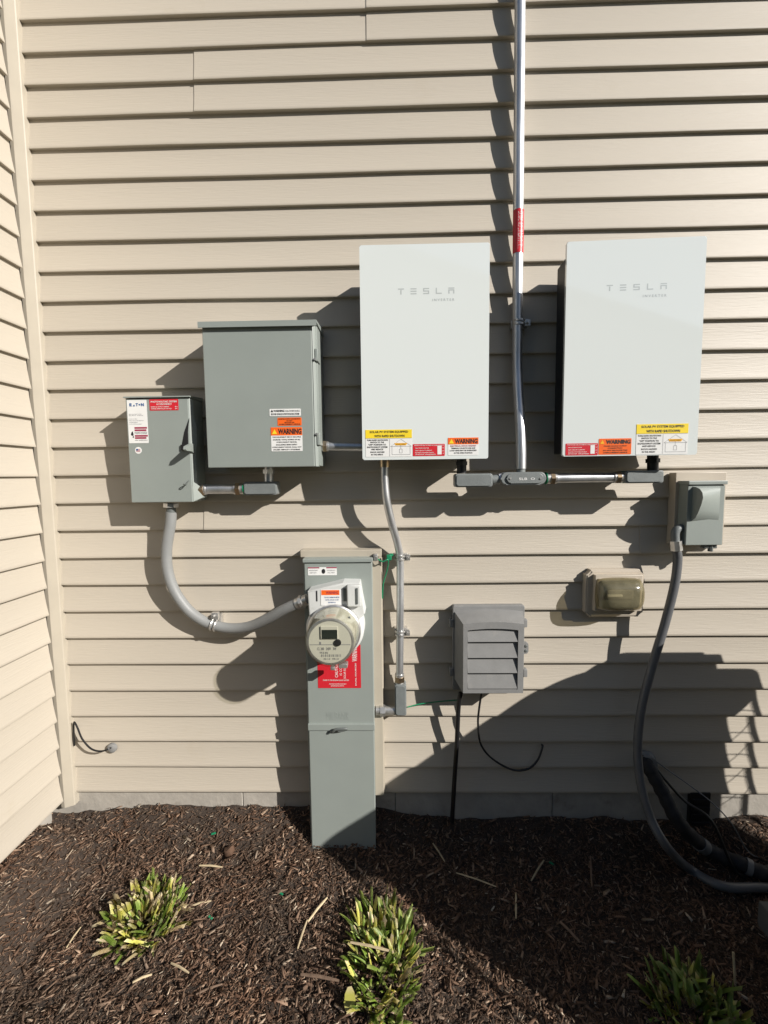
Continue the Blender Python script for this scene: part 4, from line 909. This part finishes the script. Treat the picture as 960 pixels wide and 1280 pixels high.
for k in range(0, len(loop), 3):
    a, b = loop[k]; tube(bm, [Vector((a, b, ABOT+.05)), Vector((a, b, ATOP-.077))], .0013, 5)
obj('wire_guard', bm, 'acpaint', ac)

# ------------------------------------------------------------------ neighbouring house behind the camera (seen mirrored in the glass fronts)
nh = thing('neighbour_house', 'neighbouring gabled house standing across the lawn', 'house', (0, -11, -.34))
rz = lambda x: 5.35-.36*(abs(x)-3.286)
bm = NB(); prism(bm, [(-9,-.34), (9,-.34), (9,rz(9)-.12), (0,rz(0)-.12), (-9,rz(9)-.12)], -19, -9.3); obj('wall', bm, 'nwall', nh)
bm = NB(); prism(bm, [(-9.6,rz(9.6)-.2), (0,rz(0)-.2), (9.6,rz(9.6)-.2), (9.6,rz(9.6)), (0,rz(0)), (-9.6,rz(9.6))], -19.4, -9.0); obj('roof', bm, 'roof', nh)
for x in (-5.5, -1.5, 3.0):
    for z in (.7, 2.6):
        bm = NB(); bx(bm, x-.5, x+.5, -9.36, -9.28, z, z+1.3); wf = obj('window', bm, 'white_edge', nh)
        bm = NB(); bx(bm, x-.42, x+.42, -9.30, -9.25, z+.08, z+1.22); obj('pane', bm, 'darkglass', wf)
# ------------------------------------------------------------------ plants: cut-back strap-leaf clumps
leaf_meshes = []
rl = random.Random(11)
def leaf_mesh(L_, w, bend, cut, mname, fold=.25):
    bm = NB(); n = 5; rows = []
    for k in range(n+1):
        t = k/n; ww = w*(1-.25*t) * (1 if cut else max(.06, 1-t**2.2)); x = bend*L_*t*t; z = L_*(t-.25*bend*t*t)
        sk = (.35*w if cut and k == n else 0)
        rows.append([bm.verts.new((x, -ww/2, z-sk)), bm.verts.new((x-fold*ww, 0, z)), bm.verts.new((x, ww/2, z+sk))])
    for a, b in zip(rows, rows[1:]):
        for k in range(2): bm.faces.new((a[k], a[k+1], b[k+1], b[k]))
    # thickness
    r = bmesh.ops.solidify(bm, geom=list(bm.faces), thickness=.0012)
    me = finish(bm, 'leaf', 60); me.materials.append(M[mname]); return me
def clump(centre, rx, ry, n, mats, label, lens, lean, group='cut-back garden clumps', long_=0, seed=0, skew=(0, 0)):
    rr_ = random.Random(seed); g = Vector(centre); g.z = zg(g.x, g.y)
    root = thing('plant_clump', label, 'plant', g, group)
    lib = [leaf_mesh(rr_.uniform(lens[0]*.7, lens[1]), rr_.uniform(.008, .017), rr_.uniform(.0, .3), True, rr_.choice(mats), rr_.uniform(.1, .45)) for _ in range(14)]
    lib2 = [leaf_mesh(lens[1]*rr_.uniform(1.0, 1.3), rr_.uniform(.010, .016), rr_.uniform(.0, .3), rr_.random() < .75, 'leaf_green', .3) for _ in range(5)]
    for k in range(n):
        a = rr_.uniform(0, 2*math.pi); q = math.sqrt(rr_.random()); px, py = q*math.cos(a)*rx, q*math.sin(a)*ry
        big = k < long_
        me = rr_.choice(lib2 if big else lib); o = bpy.data.objects.new('leaf', me); COL.objects.link(o); o.parent = root
        if big and k % 3: a = rr_.uniform(0, 2*math.pi); px, py = .85*math.cos(a)*rx, .85*math.sin(a)*ry; q = 1.0
        o.location = (px, py, zg(g.x+px, g.y+py)-g.z-.004)
        tilt = lean*q*rr_.uniform(.2, 1.3)+abs(rr_.normalvariate(0, .28))
        yaw = math.atan2(py, px)+rr_.normalvariate(0, .95)
        if k % 23 == 5 and not big: tilt = rr_.uniform(1.15, 1.45)
        o.rotation_euler = (rr_.normalvariate(0, .25), tilt, yaw); s_ = rr_.uniform(.75, 1.2); o.scale = (s_, s_, s_)
    return root
c1 = Gd(183,1148); c2a = Gd(478,1184); c3 = Gd(868,1262)
clump(c1, .096, .098, 330, ['leaf_yellow','leaf_yellow','leaf_yellow','leaf_tan','leaf_green'], 'yellowish cut-back leaf clump in the mulch, nearest the side wall', (.032,.062), .7, seed=3, long_=9)
clump(c2a+Vector((0,-.04,0)), .084, .150, 300, ['leaf_green','leaf_green','leaf_green','leaf_yellow','leaf_tan'], 'sunlit green cut-back leaf clump in front of the meter cabinet', (.036,.082), .5, seed=5, long_=16)
clump(c3, .108, .090, 230, ['leaf_green','leaf_green','leaf_green','leaf_yellow'], 'shaded green cut-back leaf clump in the shadow of the condenser', (.040,.072), .5, seed=8, long_=9)
clump(Vector((-.42,-.745,0)), .10, .06, 150, ['leaf_green','leaf_yellow'], 'cut-back leaf clump nearest the lawn edge', (.07,.095), .2, seed=9)
# broad pale leaf beside the middle clump
bm = NB(); p = Gd(437,1250,.03)
pts = [(0,-.028),(.012,-.016),(.016,0),(.012,.014),(.004,.026),(-.006,.024),(-.013,.010),(-.015,-.006),(-.010,-.020)]
f_ = [bm.verts.new((p.x+a, p.y+b*.6, p.z+b*.75+.08*abs(a))) for a, b in pts]; bm.faces.new(f_); bmesh.ops.solidify(bm, geom=list(bm.faces), thickness=.001)
tag(obj('fallen_leaf', bm, 'leaf_yellow', None, origin=p), 'broad pale yellow leaf caught beside the green clump', 'leaf')

# ------------------------------------------------------------------ loose stalks on the mulch
stalk_mesh = {}
def stalk(px0, py0, px1, py1, r, label, m='straw', lift=.006, bow=.0):
    a, b = Gd(px0, py0, lift), Gd(px1, py1, lift+.002); mid = (a+b)/2+Vector((0, 0, .003+abs(bow)))+Vector((bow, bow*.5, 0))
    bm = NB(); rs_ = [r*.8, r, r*1.05, r, r*.7]
    pth = [a, a.lerp(mid, .5), mid, mid.lerp(b, .5), b]; tube(bm, pth, rs_, 6)
    tag(obj('dry_stalk', bm, m, None, origin=mid), label, 'stalk', 'dry stalks lying on the mulch')
ST = [(249,1082,278,1084,.003,'pale dry stalk lying level behind the yellowish clump','straw'),
      (235,1134,264,1126,.003,'pale dry stalk poking out beside the yellowish clump','straw'),
      (83,1185,101,1159,.0022,'slender dry stalk on the mulch left of the yellowish clump','straw'),
      (166,1228,190,1218,.003,'short pale stalk just below the yellowish clump','straw'),
      (214,1204,236,1216,.003,'short stalk lying at the lower edge of the yellowish clump','straw'),
      (245,1243,278,1230,.0026,'long tan stalk between the yellowish and the green clump near the bottom edge','twig'),
      (372,1186,384,1150,.0028,'lower piece of a broken pale stick left of the green clump','straw'),
      (385,1152,409,1122,.0034,'upper piece of a broken pale stick left of the green clump','straw'),
      (376,1218,424,1226,.004,'dark thick twig touching the left side of the green clump','twig'),
      (438,1178,492,1190,.0036,'pale dry stalk lying across the green clump','straw'),
      (570,1091,622,1109,.0022,'long bent twig on the mulch in front of the meter cabinet','straw'),
      (541,1048,556,1077,.003,'pale stalk near the foot of the straight black cable','straw'),
      (664,1101,680,1075,.003,'slanted stalk in the middle of the shaded mulch','straw'),
      (645,1116,645,1148,.003,'upright pale stalk in the shaded mulch','straw'),
      (700,1152,725,1178,.004,'dark flat twig in the shaded mulch left of the shaded clump','twig'),
      (738,1070,742,1036,.003,'slender stalk close to the foundation in the shade','twig'),
      (798,1246,814,1258,.003,'short twig left of the shaded clump','twig'),
      (590,1249,628,1275,.0026,'thin stalk at the bottom edge right of the green clump','twig')]
for x0, y0, x1, y1, r, lab, m in ST: stalk(x0, y0, x1, y1, r, lab, m, lift=.03 if 'across' in lab else .008)
p = Gd(919,1232); bm = NB(); tube(bm, [p, p+Vector((.002,.01,.05)), p+Vector((.001,.014,.085))], .003, 6)
tag(obj('dry_stalk', bm, 'straw', None, origin=p), 'upright pale stalk standing at the right of the shaded clump', 'stalk', 'dry stalks lying on the mulch')
for (px, py), lab in zip(((267,1042),(263,1147),(351,1117),(690,1045)), ('green plastic scrap on the mulch near the foundation', 'green plastic scrap right of the yellowish clump', 'green plastic scrap between the two sunlit clumps', 'green plastic scrap in the shade by the foundation')):
    p = Gd(px, py, .007); bm = NB(); bx(bm, p.x-.008, p.x+.008, p.y-.003, p.y+.003, p.z-.001, p.z+.002); bmesh.ops.rotate(bm, verts=bm.verts, cent=p, matrix=Matrix.Rotation(.4+px, 3, 'Z'))
    tag(obj('plastic_scrap', bm, 'green', None, origin=p), lab, 'scrap')
# bark lump behind the yellowish clump
p = Gd(287,1064,.008); bm = NB(); bmesh.ops.create_icosphere(bm, subdivisions=2, radius=1)
for v in bm.verts: k = 1+.45*noise.noise(v.co*1.9); v.co = p+Vector((v.co.x*.019*k, v.co.y*.016*k, v.co.z*.022*k))
tag(obj('clod', bm, 'mulch', None, origin=p), 'lump of dark bark behind the yellowish clump', 'clod')
